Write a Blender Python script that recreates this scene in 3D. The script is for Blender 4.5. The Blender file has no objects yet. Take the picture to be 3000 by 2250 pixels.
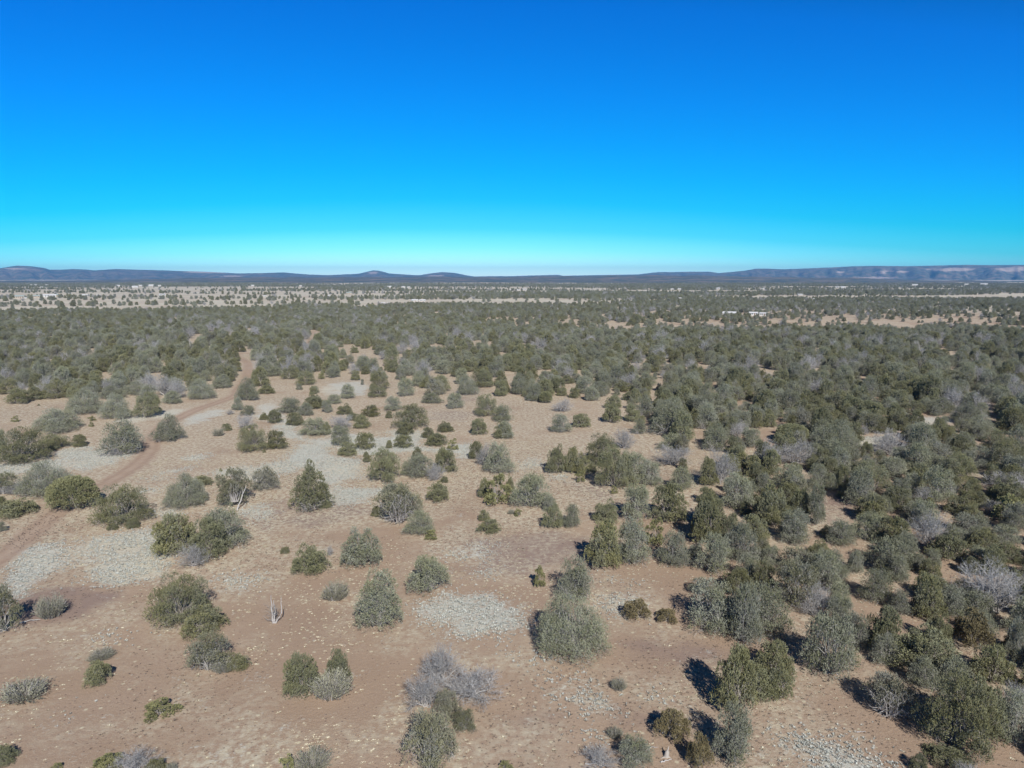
import bpy, math, random
import numpy as np
from mathutils import Vector, Matrix

scene = bpy.context.scene
COL = scene.collection

# ---------------------------------------------------------------- camera, sky, sun, exposure
CAM_H = 30.0
cam_data = bpy.data.cameras.new('camera')
cam_data.sensor_width = 36.0
cam_data.lens = 24.96
cam_data.clip_start = 0.5
cam_data.clip_end = 60000.0
cam = bpy.data.objects.new('camera', cam_data)
cam.location = (0, 0, CAM_H)
cam.rotation_euler = (math.radians(90 - 8.56), 0, 0)
COL.objects.link(cam)
scene.camera = cam

SUN_EL, SUN_AZ = 36.0, 165.2          # degrees; azimuth clockwise from +Y
world = bpy.data.worlds.new('World')
scene.world = world
world.use_nodes = True
wn, wl = world.node_tree.nodes, world.node_tree.links
wn.clear()
w_out = wn.new('ShaderNodeOutputWorld')
w_bg = wn.new('ShaderNodeBackground')
sky = wn.new('ShaderNodeTexSky')
sky.sky_type = 'NISHITA'
sky.sun_disc = False
sky.sun_elevation = math.radians(SUN_EL)
sky.sun_rotation = math.radians(SUN_AZ)
sky.altitude = 1500
sky.air_density = 1.0
sky.dust_density = 0.3
sky.ozone_density = 2.0
w_bg.inputs['Strength'].default_value = 0.13
# the deep winter blue: the sky's own colour graded by height above the horizon
w_geo = wn.new('ShaderNodeTexCoord')
w_sep = wn.new('ShaderNodeSeparateXYZ')
w_ramp = wn.new('ShaderNodeValToRGB')
w_mul = wn.new('ShaderNodeMix'); w_mul.data_type = 'RGBA'; w_mul.blend_type = 'MULTIPLY'; w_mul.inputs[0].default_value = 1.0
SKY_STOPS = [(0.0, (.80, 1.08, 1.34)), (.022, (.48, .925, 1.14)), (.04, (.26, .79, 1.04)), (.066, (.085, .625, .86)), (.105, (.012, .565, .80)), (.141, (.002, .545, .85)), (.182, (.0, .52, .93)),
             (.2385, (.0, .485, 1.0)), (.339, (.0, .43, 1.02)), (.45, (.0, .27, .6)), (.65, (.03, .14, .28)), (1.0, (.05, .13, .22))]
SKY_STOPS = [(0.0, (.80, 1.08, 1.34)), (.022, (.48, .925, 1.14)), (.04, (.26, .79, 1.04)), (.066, (.085, .625, .86)), (.105, (.012, .565, .80)), (.141, (.002, .545, .85)), (.182, (.0, .52, .93)),
             (.2385, (.0, .485, 1.0)), (.339, (.0, .43, 1.02)), (.45, (.0, .27, .6)), (.65, (.03, .14, .28)), (1.0, (.05, .13, .22))]
els = w_ramp.color_ramp.elements
els[0].position = SKY_STOPS[0][0]; els[0].color = (*SKY_STOPS[0][1], 1)
els[1].position = SKY_STOPS[-1][0]; els[1].color = (*SKY_STOPS[-1][1], 1)
for p_, c_ in SKY_STOPS[1:-1]:
    e_ = els.new(p_); e_.color = (*c_, 1)
wl.new(w_geo.outputs['Generated'], w_sep.inputs[0])
# the blue also deepens away from the point opposite the sun
w_axis = wn.new('ShaderNodeVectorMath'); w_axis.operation = 'DOT_PRODUCT'; w_axis.inputs[1].default_value = (-0.087, 0.996, 0.0)
w_a1 = wn.new('ShaderNodeMath'); w_a1.operation = 'SUBTRACT'; w_a1.inputs[0].default_value = 1.0
w_a3 = wn.new('ShaderNodeMath'); w_a3.operation = 'MINIMUM'; w_a3.inputs[1].default_value = 0.11
w_a4 = wn.new('ShaderNodeMath'); w_a4.operation = 'MULTIPLY'; w_a4.inputs[1].default_value = 0.38
w_a5 = wn.new('ShaderNodeMath'); w_a5.operation = 'ADD'
w_flat = wn.new('ShaderNodeVectorMath'); w_flat.operation = 'MULTIPLY'; w_flat.inputs[1].default_value = (1, 1, 0)
w_nrm = wn.new('ShaderNodeVectorMath'); w_nrm.operation = 'NORMALIZE'
wl.new(w_geo.outputs['Generated'], w_flat.inputs[0]); wl.new(w_flat.outputs[0], w_nrm.inputs[0]); wl.new(w_nrm.outputs[0], w_axis.inputs[0])
wl.new(w_axis.outputs['Value'], w_a1.inputs[1]); wl.new(w_a1.outputs[0], w_a4.inputs[0]); wl.new(w_a4.outputs[0], w_a3.inputs[0])
w_lo = wn.new('ShaderNodeMapRange'); w_lo.inputs[1].default_value = 0.0; w_lo.inputs[2].default_value = 0.13; w_lo.inputs[3].default_value = 0.3; w_lo.inputs[4].default_value = 1.0
w_a6 = wn.new('ShaderNodeMath'); w_a6.operation = 'MULTIPLY'
wl.new(w_sep.outputs['Z'], w_lo.inputs[0]); wl.new(w_a3.outputs[0], w_a6.inputs[0]); wl.new(w_lo.outputs[0], w_a6.inputs[1])
wl.new(w_a6.outputs[0], w_a5.inputs[0]); wl.new(w_sep.outputs['Z'], w_a5.inputs[1]); wl.new(w_a5.outputs[0], w_ramp.inputs[0])
wl.new(sky.outputs[0], w_mul.inputs[6]); wl.new(w_ramp.outputs[0], w_mul.inputs[7])
wl.new(w_mul.outputs[2], w_bg.inputs['Color'])
wl.new(w_bg.outputs[0], w_out.inputs['Surface'])

sun_data = bpy.data.lights.new('sun', 'SUN')
sun_data.energy = 4.7
sun_data.angle = math.radians(0.53)
sun_data.color = (1.0, 0.955, 0.88)
sun = bpy.data.objects.new('sun', sun_data)
a_, e_ = math.radians(SUN_AZ), math.radians(SUN_EL)
to_sun = Vector((math.sin(a_) * math.cos(e_), math.cos(a_) * math.cos(e_), math.sin(e_)))
sun.rotation_euler = to_sun.to_track_quat('Z', 'Y').to_euler()
sun.location = (0, 0, 200)
COL.objects.link(sun)

scene.view_settings.view_transform = 'Standard'
scene.view_settings.look = 'None'
scene.view_settings.gamma = 1.0
scene.view_settings.exposure = 0.25

# ---------------------------------------------------------------- surveyed layout, all in metres on the ground
# plants: kind, x, y, crown width, height (metres), label
PLANTS = [
('M', -43.57, 56.96, 2.93, 3.83, 'dark green juniper cut by the left edge with black shadow on its right'),
('S', -41.12, 59.58, 2.84, 2.05, 'wispy grey-green bush with upright stems right of the shadowed edge juniper'),
('S', -32.64, 52.56, 2.23, 0.67, 'low dark spreading shrub just above the small pointed olive juniper'),
('S', -35.18, 47.22, 3.56, 1.09, 'wide dark grey wispy shrub near the left edge of the foreground'),
('S', -24.4, 45.43, 2.44, 0.73, 'flat yellowish-green shrub alone on bare foreground soil, lowest on the left'),
('S', -22.19, 50.89, 2.03, 1.0, 'low grey-brown bush wedged between the ragged juniper and its small green neighbour'),
('O', -29.24, 58.87, 5.46, 3.91, 'big many-domed olive juniper with a smaller olive juniper at its front'),
('O', -26.54, 56.95, 3.53, 1.91, 'small olive juniper pressed against the front of the big many-domed one'),
('O', -30.96, 49.21, 2.09, 1.42, 'small pointed olive juniper standing below the low dark shrub'),
('O', -21.27, 51.22, 1.73, 1.16, 'small green juniper lobe on the right of the ragged foreground juniper'),
('O', -31.71, 40.33, 1.64, 0.92, 'dark green bush cut by the bottom left corner'),
('M', -23.5, 51.01, 3.28, 2.53, 'ragged green juniper with dead grey twigs on its left side'),
('Y', -24.81, 39.85, 2.12, 0.7, 'yellowish juniper top showing at the bottom edge, left part'),
('Y', -28.01, 39.64, 0.78, 0.37, 'tiny green bush tip at the bottom edge near the left'),
('B', -23.19, 39.66, 2.17, 0.91, 'dark purple leafless bush at the bottom edge between green tops'),
('O', -21.83, 39.56, 1.49, 0.83, 'green bush top at the bottom edge right of the purple leafless bush'),
('S', -20.95, 39.65, 0.74, 0.54, 'tiny dark twiggy bush at the bottom edge'),
('S', -16.66, 63.32, 2.87, 1.59, 'low spiky grey-green shrub between the bright olive juniper and the grey cone-shaped one'),
('S', -13.14, 47.66, 3.39, 1.81, 'broad soft grey-green bush in front of the twin spiky juniper'),
('S', -12.35, 39.95, 2.51, 1.05, 'grey-green wispy bush cut by the bottom edge, left of centre'),
('C', -11.43, 57.99, 3.92, 4.39, 'dense grey-green cone-shaped juniper alone on bare soil'),
('O', -15.26, 47.86, 2.7, 3.08, 'tall olive half of the twin spiky juniper, left side'),
('O', -13.17, 49.31, 1.89, 2.3, 'spiky yellow-tipped right half of the twin juniper'),
('B', -5.3, 49.31, 2.32, 2.6, 'leafless lavender-grey tree, rearmost of the three dead-looking foreground trees'),
('B', -6.06, 46.3, 2.28, 2.14, 'tangled pale grey leafless tree, left of the three dead-looking ones'),
('B', -3.07, 47.56, 3.83, 1.51, 'leafless purple-grey tree leaning far out to the right'),
('M', -4.54, 45.03, 1.79, 1.91, 'ragged green juniper growing among the three leafless foreground trees'),
('M', -3.25, 43.67, 1.65, 1.52, 'dark green-grey bush at the front right of the leafless trees'),
('M', -5.18, 40.19, 3.37, 3.16, 'large brownish grey juniper with black shadow gaps, lowest in the middle foreground'),
('Y', -13.82, 39.43, 1.02, 1.17, 'bright green juniper tip at the bottom edge left of the grey wispy bush'),
('Y', -0.47, 39.74, 0.91, 0.48, 'small bright green bush top at the bottom edge right of centre'),
('Y', 2.6, 66.16, 1.34, 2.16, 'small slim yellow-green juniper left of the shadowed juniper pair'),
('G', 6.04, 63.77, 3.41, 3.54, 'grey-green juniper with a bare white top standing behind the great grey-green juniper'),
('G', 4.98, 53.99, 6.22, 4.22, 'great broad grey-green juniper, largest tree standing clear in the right foreground'),
('G', 13.77, 40.53, 2.63, 3.55, 'soft grey-green juniper in front of the tall olive double tree, bottom right'),
('G', 17.43, 57.81, 4.42, 3.64, 'grey-green juniper with pale slanting trunks above the bare clearing'),
('G', 19.32, 55.39, 3.22, 4.9, 'dark grey-green juniper right of the one with slanting trunks'),
('G', 7.69, 40.37, 2.41, 1.49, 'grey-green bush with upright plumes beside the fallen branches'),
('M', 11.15, 59.41, 2.56, 1.72, 'low olive bush with a rusty tint right of the great grey-green juniper'),
('M', 10.61, 42.75, 2.31, 2.0, 'rusty brown-olive juniper with a white dead branch on its left'),
('S', 13.66, 58.81, 2.11, 1.11, 'small round grey shrub right of the low rusty-tinted bush'),
('S', 7.86, 48.36, 1.37, 0.85, 'small grey-green shrub beside the white grass patch in the clearing'),
('S', 6.79, 42.85, 1.15, 0.67, 'small soft grey shrub next to pale grass near the bottom edge'),
('B', 5.45, 40.15, 1.77, 0.84, 'low tangle of grey leafless twigs at the bottom edge'),
('O', 15.63, 45.79, 2.95, 4.37, 'tall olive juniper with double crown throwing shadows left on the clearing'),
('O', 11.6, 40.01, 1.72, 2.21, 'dark blue-green juniper standing in shade behind the rusty one'),
('G', 21.49, 57.06, 4.78, 3.96, 'grey-green juniper right of the juniper with slanting trunks'),
('G', 28.42, 54.57, 2.01, 2.77, 'small grey-green juniper left of the bright-sided dark green juniper'),
('G', 24.38, 50.42, 4.07, 4.65, 'grey juniper with a dark trunk showing below its airy crown'),
('G', 32.76, 42.63, 2.38, 3.24, 'small grey-green juniper right of the huge dark juniper at bottom right'),
('G', 32.35, 48.17, 2.6, 2.58, 'small grey-green juniper right of the broad dark olive juniper'),
('G', 30.44, 65.23, 3.38, 3.77, 'second grey-green juniper behind the bright-sided dark green juniper, counting away'),
('G', 34.11, 63.01, 2.97, 2.87, 'first grey-green juniper behind the bright-sided dark green juniper, counting away'),
('G', 35.25, 60.6, 2.27, 1.94, 'small grey-green juniper behind the bright-sided dark green juniper'),
('G', 39.3, 60.08, 2.95, 2.61, 'grey-green juniper left of the big bare grey tree'),
('G', 39.9, 52.24, 1.87, 3.15, 'small grey-green juniper in front of the big bare grey tree'),
('O', 19.95, 50.25, 2.88, 2.84, 'second olive-green juniper right of the tall olive double-crowned juniper, counting away'),
('O', 17.73, 47.59, 2.81, 2.21, 'first olive-green juniper right of the tall olive double-crowned juniper, counting away'),
('O', 19.43, 47.37, 2.17, 2.33, 'small olive-green juniper right of the tall olive double-crowned juniper'),
('O', 30.21, 54.06, 2.91, 3.61, 'dark bright-sided green juniper right of the airy grey one'),
('O', 31.9, 51.49, 4.57, 2.85, 'broad dark olive juniper below the sandy opening'),
('O', 30.81, 42.85, 3.1, 3.69, 'olive-green juniper right of the huge dark juniper at bottom right'),
('O', 36.04, 49.5, 2.94, 2.89, 'olive-green juniper right of the broad dark olive juniper'),
('O', 37.15, 59.62, 2.9, 3.69, 'second olive-green juniper left of the big bare grey tree, counting away'),
('O', 27.19, 40.24, 2.79, 0.84, 'bright olive juniper top at the bottom edge, right side'),
('O', 24.97, 39.64, 1.1, 1.0, 'small olive-green juniper left of the bright olive top at the bottom edge'),
('O', 24.14, 64.73, 2.51, 2.78, 'small olive-green juniper right of the juniper with a white trunk'),
('M', 26.31, 45.63, 3.14, 2.91, 'olive juniper with white dead branches on its right side'),
('M', 37.69, 54.41, 2.96, 3.23, 'rusty olive juniper below the big bare grey tree'),
('M', 28.79, 42.02, 5.08, 4.65, 'huge dark green juniper with white twigs, largest at bottom right'),
('M', 26.36, 61.89, 4.03, 4.03, 'ragged olive juniper right of the juniper with slanting trunks'),
('B', 27.25, 59.98, 2.39, 2.45, 'white leafless tree top behind the airy grey juniper'),
('B', 43.66, 60.74, 4.66, 3.88, 'big bare blue-grey tree in the right-hand stand'),
('B', 34.42, 44.69, 1.5, 2.3, 'small grey leafless tree right of the huge dark juniper at bottom right'),
('O', -80.59, 113.83, 8.63, 5.2, 'broad dark olive juniper on pale grass left of the road'),
('O', -81.28, 122.93, 5.21, 2.46, 'low flat olive juniper right behind the broad dark olive one'),
('O', -77.67, 124.61, 2.86, 2.0, 'small olive bush on pale grass left of the road bend'),
('O', -63.43, 87.47, 4.79, 1.92, 'low olive juniper beside the left end of the road'),
('O', -65.82, 88.09, 1.75, 2.05, 'dark olive bush cut by the left edge beside the road'),
('O', -45.42, 99.96, 3.33, 1.41, 'small flat olive juniper behind the low paired junipers'),
('O', -36.8, 74.45, 4.77, 4.33, 'left olive juniper of the big three-tree clump'),
('O', -32.91, 73.3, 4.2, 3.79, 'yellow-olive juniper in the middle front of the big three-tree clump'),
('O', -45.5, 120.98, 5.51, 4.28, 'round olive juniper right of the road bend with a smaller one beside it'),
('O', -56.48, 137.82, 1.98, 1.32, 'small olive-green juniper left of the round olive juniper right of the road'),
('O', -52.92, 148.79, 1.67, 1.46, 'second small olive-green juniper behind the round olive juniper right of the road, counting away'),
('O', -45.99, 82.52, 1.86, 1.16, 'small green bush at the right foot of the grey tangled juniper'),
('O', -48.03, 81.74, 1.35, 0.75, 'tiny green bush at the left foot of the grey tangled juniper'),
('O', -36.54, 98.01, 0.75, 0.55, 'small olive-green juniper in front of the small thin juniper with grey skirt'),
('Y', -104.17, 146.09, 1.58, 1.18, 'small bright green bush left of the wide low grey-green juniper'),
('Y', -88.65, 146.78, 1.66, 1.06, 'small bright green bush right of the wide low grey-green juniper'),
('Y', -85.41, 141.25, 1.02, 0.93, 'small bright green bush behind the small olive bush on pale grass'),
('Y', -111.89, 165.36, 0.7, 0.48, 'small bright green bush behind the wide low grey-green juniper'),
('Y', -45.48, 107.68, 0.52, 0.53, 'tiny green bush alone on bare soil behind the round juniper with white limbs'),
('G', -89.99, 138.1, 9.59, 4.01, 'wide low grey-green juniper, farthest left on the bare strip'),
('G', -95.1, 155.86, 7.71, 4.99, 'first grey-green juniper right of the wide low grey-green juniper, counting away'),
('G', -85.06, 150.14, 6.69, 4.83, 'grey-green juniper behind the round grey juniper inside the bend'),
('G', -67.39, 119.94, 6.82, 5.21, 'round grey-green juniper with white limbs inside the road bend'),
('G', -64.12, 129.21, 5.36, 4.51, 'round grey-green juniper just right of the road bend'),
('G', -81.59, 168.15, 4.61, 2.96, 'first grey-green juniper behind the juniper right of the road bend, counting away'),
('G', -64.71, 95.42, 7.16, 4.32, 'broad grey-green juniper directly behind the round dense olive one'),
('G', -88.81, 120.61, 1.59, 3.9, 'small grey-green juniper left of the broad dark olive juniper left of the road'),
('G', -32.23, 76.27, 4.92, 4.29, 'right grey-green juniper of the big three-tree clump'),
('G', -62.76, 159.71, 2.72, 2.9, 'first grey-green juniper in front of the juniper where the road meets woods, counting away'),
('G', -58.15, 153.31, 3.18, 2.22, 'second grey-green juniper in front of the juniper where the road meets woods, counting away'),
('G', -43.34, 90.62, 5.21, 3.89, 'wide juniper with grey top and olive foot right of the tangled one'),
('G', -42.23, 92.24, 2.0, 2.96, 'small grey-green juniper right of the wide two-tone juniper'),
('R', -57.49, 89.66, 5.68, 3.9, 'smooth round dense olive juniper standing at the roadside'),
('M', -79.14, 151.59, 6.03, 4.92, 'ragged olive juniper behind the juniper right of the road bend'),
('M', -71.2, 96.0, 4.23, 2.73, 'ragged olive juniper behind the low olive juniper by the road'),
('M', -48.19, 84.43, 6.42, 4.38, 'tangled grey and brown juniper with two small green bushes at its foot'),
('M', -35.1, 98.15, 4.1, 3.14, 'small thin juniper with a green top and grey skirt'),
('M', -61.01, 81.22, 1.08, 1.36, 'small ragged olive juniper in front of the low olive juniper by the road'),
('W', -37.02, 91.22, 4.58, 4.47, 'round juniper with fan of white limbs and a leaning dead trunk'),
('B', -69.48, 95.79, 2.31, 1.52, 'small grey leafless tree behind the low olive juniper by the road'),
('B', -33.34, 70.66, 2.39, 2.04, 'small leafless grey bush at the front of the big three-tree clump'),
('B', -53.34, 139.25, 2.9, 2.74, 'grey leafless tree behind the round olive juniper right of the road'),
('B', -62.29, 154.2, 1.47, 0.99, 'small grey leafless tree in front of the juniper where the road meets woods'),
('S', -56.23, 133.01, 2.43, 1.47, 'low grey shrub left of the round olive juniper right of the road'),
('O', -41.71, 122.66, 3.68, 2.97, 'first olive-green juniper right of the round olive juniper right of the road, counting away'),
('O', -49.52, 145.32, 2.99, 2.6, 'olive-green juniper behind the round olive juniper right of the road'),
('O', -52.85, 148.61, 1.95, 1.44, 'first small olive-green juniper behind the round olive juniper right of the road, counting away'),
('O', -44.47, 143.08, 3.71, 2.51, 'second olive-green juniper right of the round olive juniper right of the road, counting away'),
('O', -45.82, 161.79, 4.45, 3.4, 'third olive-green juniper right of the juniper where the road meets woods, counting away'),
('O', -35.63, 133.89, 1.72, 2.47, 'small olive-green juniper right of the round olive juniper right of the road'),
('O', -28.03, 117.85, 3.45, 2.03, 'bright olive bush in front of the grey thin tree, middle of the pale grass'),
('O', -25.98, 122.21, 3.56, 2.75, 'olive-green juniper behind the ragged juniper on a pale trunk'),
('O', -37.07, 154.9, 3.66, 2.21, 'fifth olive-green juniper left of the broad yellow-olive juniper, counting away'),
('O', -30.14, 140.08, 3.56, 2.46, 'second olive-green juniper left of the broad yellow-olive juniper, counting away'),
('O', -33.6, 147.89, 2.95, 1.62, 'fourth olive-green juniper left of the broad yellow-olive juniper, counting away'),
('O', -30.91, 152.18, 3.85, 2.42, 'first olive-green juniper left of the broad yellow-olive juniper, counting away'),
('O', -20.31, 140.84, 7.82, 4.16, 'broad round yellow-olive juniper, widest on the pale ground'),
('O', -26.51, 150.13, 1.62, 1.47, 'small olive-green juniper left of the broad yellow-olive juniper'),
('O', -19.42, 123.5, 3.34, 2.15, 'second olive-green juniper in front of the broad yellow-olive juniper, counting away'),
('O', -20.52, 133.89, 3.37, 2.82, 'first olive-green juniper in front of the broad yellow-olive juniper, counting away'),
('O', -21.84, 122.87, 1.33, 1.42, 'small olive-green juniper behind the ragged juniper on a pale trunk'),
('O', -13.04, 136.63, 3.41, 1.93, 'olive-green juniper right of the broad yellow-olive juniper'),
('O', -13.7, 125.66, 4.28, 2.12, 'third olive-green juniper in front of the broad yellow-olive juniper, counting away'),
('O', -15.72, 131.54, 2.59, 1.9, 'small olive-green juniper in front of the broad yellow-olive juniper'),
('O', -6.48, 133.96, 3.58, 2.81, 'second olive-green juniper behind the tall grey-green juniper by the sapling, counting away'),
('O', -1.68, 130.88, 3.72, 2.96, 'first olive-green juniper behind the tall grey-green juniper by the sapling, counting away'),
('O', -5.73, 152.7, 5.41, 4.45, 'second olive-green juniper left of the tiny round juniper, counting away'),
('O', -5.92, 115.34, 2.68, 2.85, 'olive-green juniper left of the tall grey-green juniper by the sapling'),
('O', -24.55, 89.88, 1.68, 1.29, 'small olive-green juniper in front of the tall pointed juniper'),
('O', -23.72, 113.2, 1.45, 1.69, 'small olive-green juniper left of the ragged juniper on a pale trunk'),
('O', -15.91, 115.32, 1.87, 1.9, 'small olive-green juniper right of the ragged juniper on a pale trunk'),
('O', -10.44, 107.42, 4.06, 3.47, 'olive-green juniper behind the rounded olive juniper beside the tangle'),
('O', -9.98, 101.57, 1.28, 0.98, 'small olive-green juniper behind the rounded olive juniper beside the tangle'),
('O', -17.27, 86.62, 1.28, 1.28, 'small dark olive bush at the left foot of the grey-topped tangled juniper'),
('O', -10.26, 92.95, 3.2, 2.53, 'rounded olive juniper right of the grey-topped tangled one'),
('O', -2.76, 81.24, 2.8, 1.46, 'low olive bush with a small pointed juniper behind it, on bare soil'),
('O', -3.42, 85.06, 1.39, 1.32, 'small pointed juniper joined behind the low olive bush'),
('O', -24.88, 74.22, 0.99, 0.7, 'small dark bush alone left of the bright olive juniper'),
('O', -20.85, 69.72, 3.7, 2.6, 'compact bright olive juniper in the middle of the open soil'),
('O', -3.77, 94.35, 1.7, 2.55, 'small olive-green juniper left of the yellow-green juniper'),
('Y', -42.87, 119.39, 0.79, 0.57, 'small bright green bush in front of the round olive juniper right of the road'),
('Y', -10.35, 121.72, 1.96, 1.79, 'small bright yellow-green bush on pale ground in the middle'),
('Y', -9.52, 79.09, 1.74, 1.1, 'small yellow-green bush at the foot of the grey-green juniper'),
('Y', -2.19, 91.85, 3.81, 3.75, 'yellow-green juniper with a black shadow at its left'),
('G', -45.27, 153.4, 3.39, 2.74, 'second grey-green juniper right of the juniper where the road meets woods, counting away'),
('G', -41.53, 156.81, 2.87, 2.83, 'third grey-green juniper right of the juniper where the road meets woods, counting away'),
('G', -42.77, 167.97, 3.67, 2.13, 'third grey-green juniper left of the broad yellow-olive juniper, counting away'),
('G', -38.11, 133.81, 4.94, 3.18, 'grey-green juniper right of the round olive juniper right of the road'),
('G', -30.76, 124.9, 3.43, 3.71, 'grey-green juniper left of the ragged juniper on a pale trunk'),
('G', -27.13, 159.49, 4.29, 2.8, 'first grey-green juniper left of the broad yellow-olive juniper, counting away'),
('G', -19.39, 168.44, 5.09, 2.35, 'first grey-green juniper behind the broad yellow-olive juniper, counting away'),
('G', -13.21, 161.79, 4.3, 3.4, 'first grey-green juniper right of the broad yellow-olive juniper, counting away'),
('G', -1.88, 147.01, 4.17, 3.33, 'fourth grey-green juniper left of the tiny round juniper, counting away'),
('G', -1.96, 106.91, 4.6, 4.54, 'tall grey-green juniper beside a thin leafless sapling'),
('G', -13.78, 104.93, 4.74, 3.51, 'grey-green juniper right of the ragged juniper on a pale trunk'),
('G', -15.91, 105.36, 1.91, 2.09, 'small grey-green juniper right of the ragged juniper on a pale trunk'),
('G', -10.93, 80.52, 3.09, 2.73, 'grey-green juniper in front of the grey-topped tangled one'),
('G', -8.05, 65.05, 3.96, 3.42, 'spiky blue-grey juniper right of the grey cone-shaped one'),
('G', -49.96, 156.7, 4.94, 3.25, 'first grey-green juniper right of the juniper where the road meets woods, counting away'),
('C', -26.28, 89.63, 4.87, 5.79, 'tall pointed green juniper with white twigs at its foot'),
('C', -15.79, 71.19, 4.38, 3.76, 'twin-peaked grey-green cone juniper on open soil'),
('M', -19.0, 102.49, 5.23, 4.64, 'ragged grey juniper standing on a visible pale trunk'),
('M', -14.24, 85.24, 5.46, 5.11, 'large tangled juniper with a pale dead top and white inner twigs'),
('B', -4.41, 111.09, 1.99, 2.8, 'thin leafless sapling left of the tall grey-green juniper'),
('B', -11.49, 102.89, 2.41, 2.17, 'small grey leafless tree behind the rounded olive juniper beside the tangle'),
('B', -34.25, 139.57, 3.82, 2.44, 'grey leafless tree left of the broad yellow-olive juniper'),
('B', -19.77, 73.57, 0.55, 1.02, 'tiny leafless sapling right behind the compact bright olive juniper'),
('R', 8.14, 168.62, 2.98, 2.61, 'tiny perfectly round olive juniper at the back of the clearing'),
('G', 5.4, 171.38, 3.63, 3.36, 'first grey-green juniper left of the tiny round juniper, counting away'),
('G', 20.02, 172.26, 3.67, 3.38, 'first grey-green juniper behind the dark olive juniper at the clearing end, counting away'),
('G', 28.95, 152.27, 4.11, 4.25, 'grey-green juniper left of the broad pale juniper with white branches'),
('G', 9.53, 136.23, 3.88, 3.32, 'grey-green juniper in front of the tiny round juniper'),
('G', 31.07, 135.11, 7.38, 5.64, 'broad pale grey-green juniper with white branches at the clearing edge'),
('G', 39.06, 139.81, 4.63, 4.58, 'first grey-green juniper right of the broad pale juniper with white branches, counting away'),
('G', -1.43, 130.81, 3.49, 3.2, 'grey-green juniper behind the tall grey-green juniper by the sapling'),
('G', 2.52, 90.88, 4.75, 4.1, 'broad grey-green juniper right of the yellow-green one'),
('G', 4.87, 88.74, 1.93, 1.89, 'small grey-green juniper right of the broad grey-green juniper in the middle'),
('G', 7.29, 83.15, 2.27, 2.77, 'pale grey-green upright juniper between two darker ones'),
('G', 17.69, 101.11, 4.79, 4.97, 'grey-green juniper right of the biggest middle clump'),
('G', 20.17, 100.76, 3.68, 3.27, 'grey-green juniper left of the lone pale juniper'),
('G', 24.27, 98.22, 3.27, 3.21, 'pale grey-green juniper alone on bare ground right of the middle clump'),
('G', 15.65, 86.1, 3.95, 4.4, 'grey-green juniper left of the big rounded olive juniper'),
('G', 12.88, 71.57, 3.58, 4.8, 'grey-green juniper right of the tall olive juniper at the stand edge'),
('G', 17.05, 71.49, 3.34, 3.39, 'rounded grey juniper between the tall olive ones'),
('G', 20.68, 69.5, 3.95, 3.84, 'grey-green juniper with a white trunk at its foot'),
('G', 35.83, 121.45, 4.05, 4.4, 'third grey-green juniper right of the broad pale juniper with white branches, counting away'),
('G', 29.78, 90.41, 4.27, 4.13, 'grey-green juniper behind the very tall olive juniper'),
('G', 24.45, 72.13, 3.45, 4.2, 'grey-green juniper right of the juniper with a white trunk'),
('G', 44.13, 159.58, 4.68, 3.89, 'second grey-green juniper right of the broad pale juniper with white branches, counting away'),
('O', 20.76, 145.73, 4.17, 4.06, 'dark olive juniper at the right end of the clearing'),
('O', 25.31, 146.68, 3.16, 3.64, 'first olive-green juniper right of the dark olive juniper at the clearing end, counting away'),
('O', 24.85, 135.29, 2.69, 2.66, 'olive-green juniper left of the broad pale juniper with white branches'),
('O', 23.34, 162.3, 3.48, 2.9, 'first olive-green juniper behind the dark olive juniper at the clearing end, counting away'),
('O', 14.01, 141.34, 3.78, 2.47, 'olive-green juniper left of the dark olive juniper at the clearing end'),
('O', 28.26, 122.49, 4.47, 2.47, 'olive-green juniper in front of the broad pale juniper with white branches'),
('O', 43.52, 137.35, 4.08, 3.34, 'olive-green juniper right of the broad pale juniper with white branches'),
('O', 6.97, 106.89, 3.45, 4.26, 'tall olive juniper with its shadow on pale ground to the left'),
('O', 9.29, 107.22, 2.31, 3.81, 'small olive-green juniper right of the tall olive juniper with shadow'),
('O', 10.95, 106.48, 3.26, 2.94, 'olive-green juniper right of the tall olive juniper with shadow'),
('O', 12.55, 107.19, 1.16, 1.62, 'small olive-green juniper left of the biggest middle clump'),
('O', 14.51, 112.05, 5.05, 4.74, 'dark olive juniper at the back left of the biggest middle clump'),
('O', 4.85, 82.72, 2.25, 2.76, 'small dark olive juniper right of its own black shadow, on open soil'),
('O', 19.68, 85.29, 4.26, 4.32, 'big rounded olive juniper in the heart of the right-hand stand'),
('O', 11.75, 84.94, 3.1, 2.59, 'olive-green juniper behind the tall olive juniper at the stand edge'),
('O', 9.52, 70.9, 3.91, 4.71, 'tall olive juniper at the front edge of the right-hand stand'),
('O', 22.49, 77.48, 3.94, 5.32, 'very tall olive juniper with a dark hollow on its left'),
('O', 34.93, 108.06, 4.05, 3.88, 'olive-green juniper left of the low grey leafless tree'),
('O', 26.41, 92.46, 2.59, 2.08, 'small olive-green juniper right of the lone pale juniper'),
('O', 21.66, 64.49, 3.1, 2.2, 'olive-green juniper behind the juniper with slanting trunks'),
('O', -0.29, 96.43, 1.21, 2.48, 'small olive-green juniper right of the yellow-green juniper'),
('O', 41.79, 176.34, 5.43, 3.37, 'olive-green juniper behind the broad pale juniper with white branches'),
('B', 11.54, 157.82, 3.64, 2.26, 'grey leafless tree right of the tiny round juniper'),
('B', 19.81, 122.97, 3.11, 3.02, 'leafless lavender tree top at the back of the biggest middle clump'),
('B', 26.04, 111.61, 4.91, 2.77, 'grey leafless-looking tree below the broad pale juniper'),
('B', 30.67, 101.38, 3.79, 4.18, 'grey hazy leafless tree among olive junipers at the stand edge'),
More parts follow.
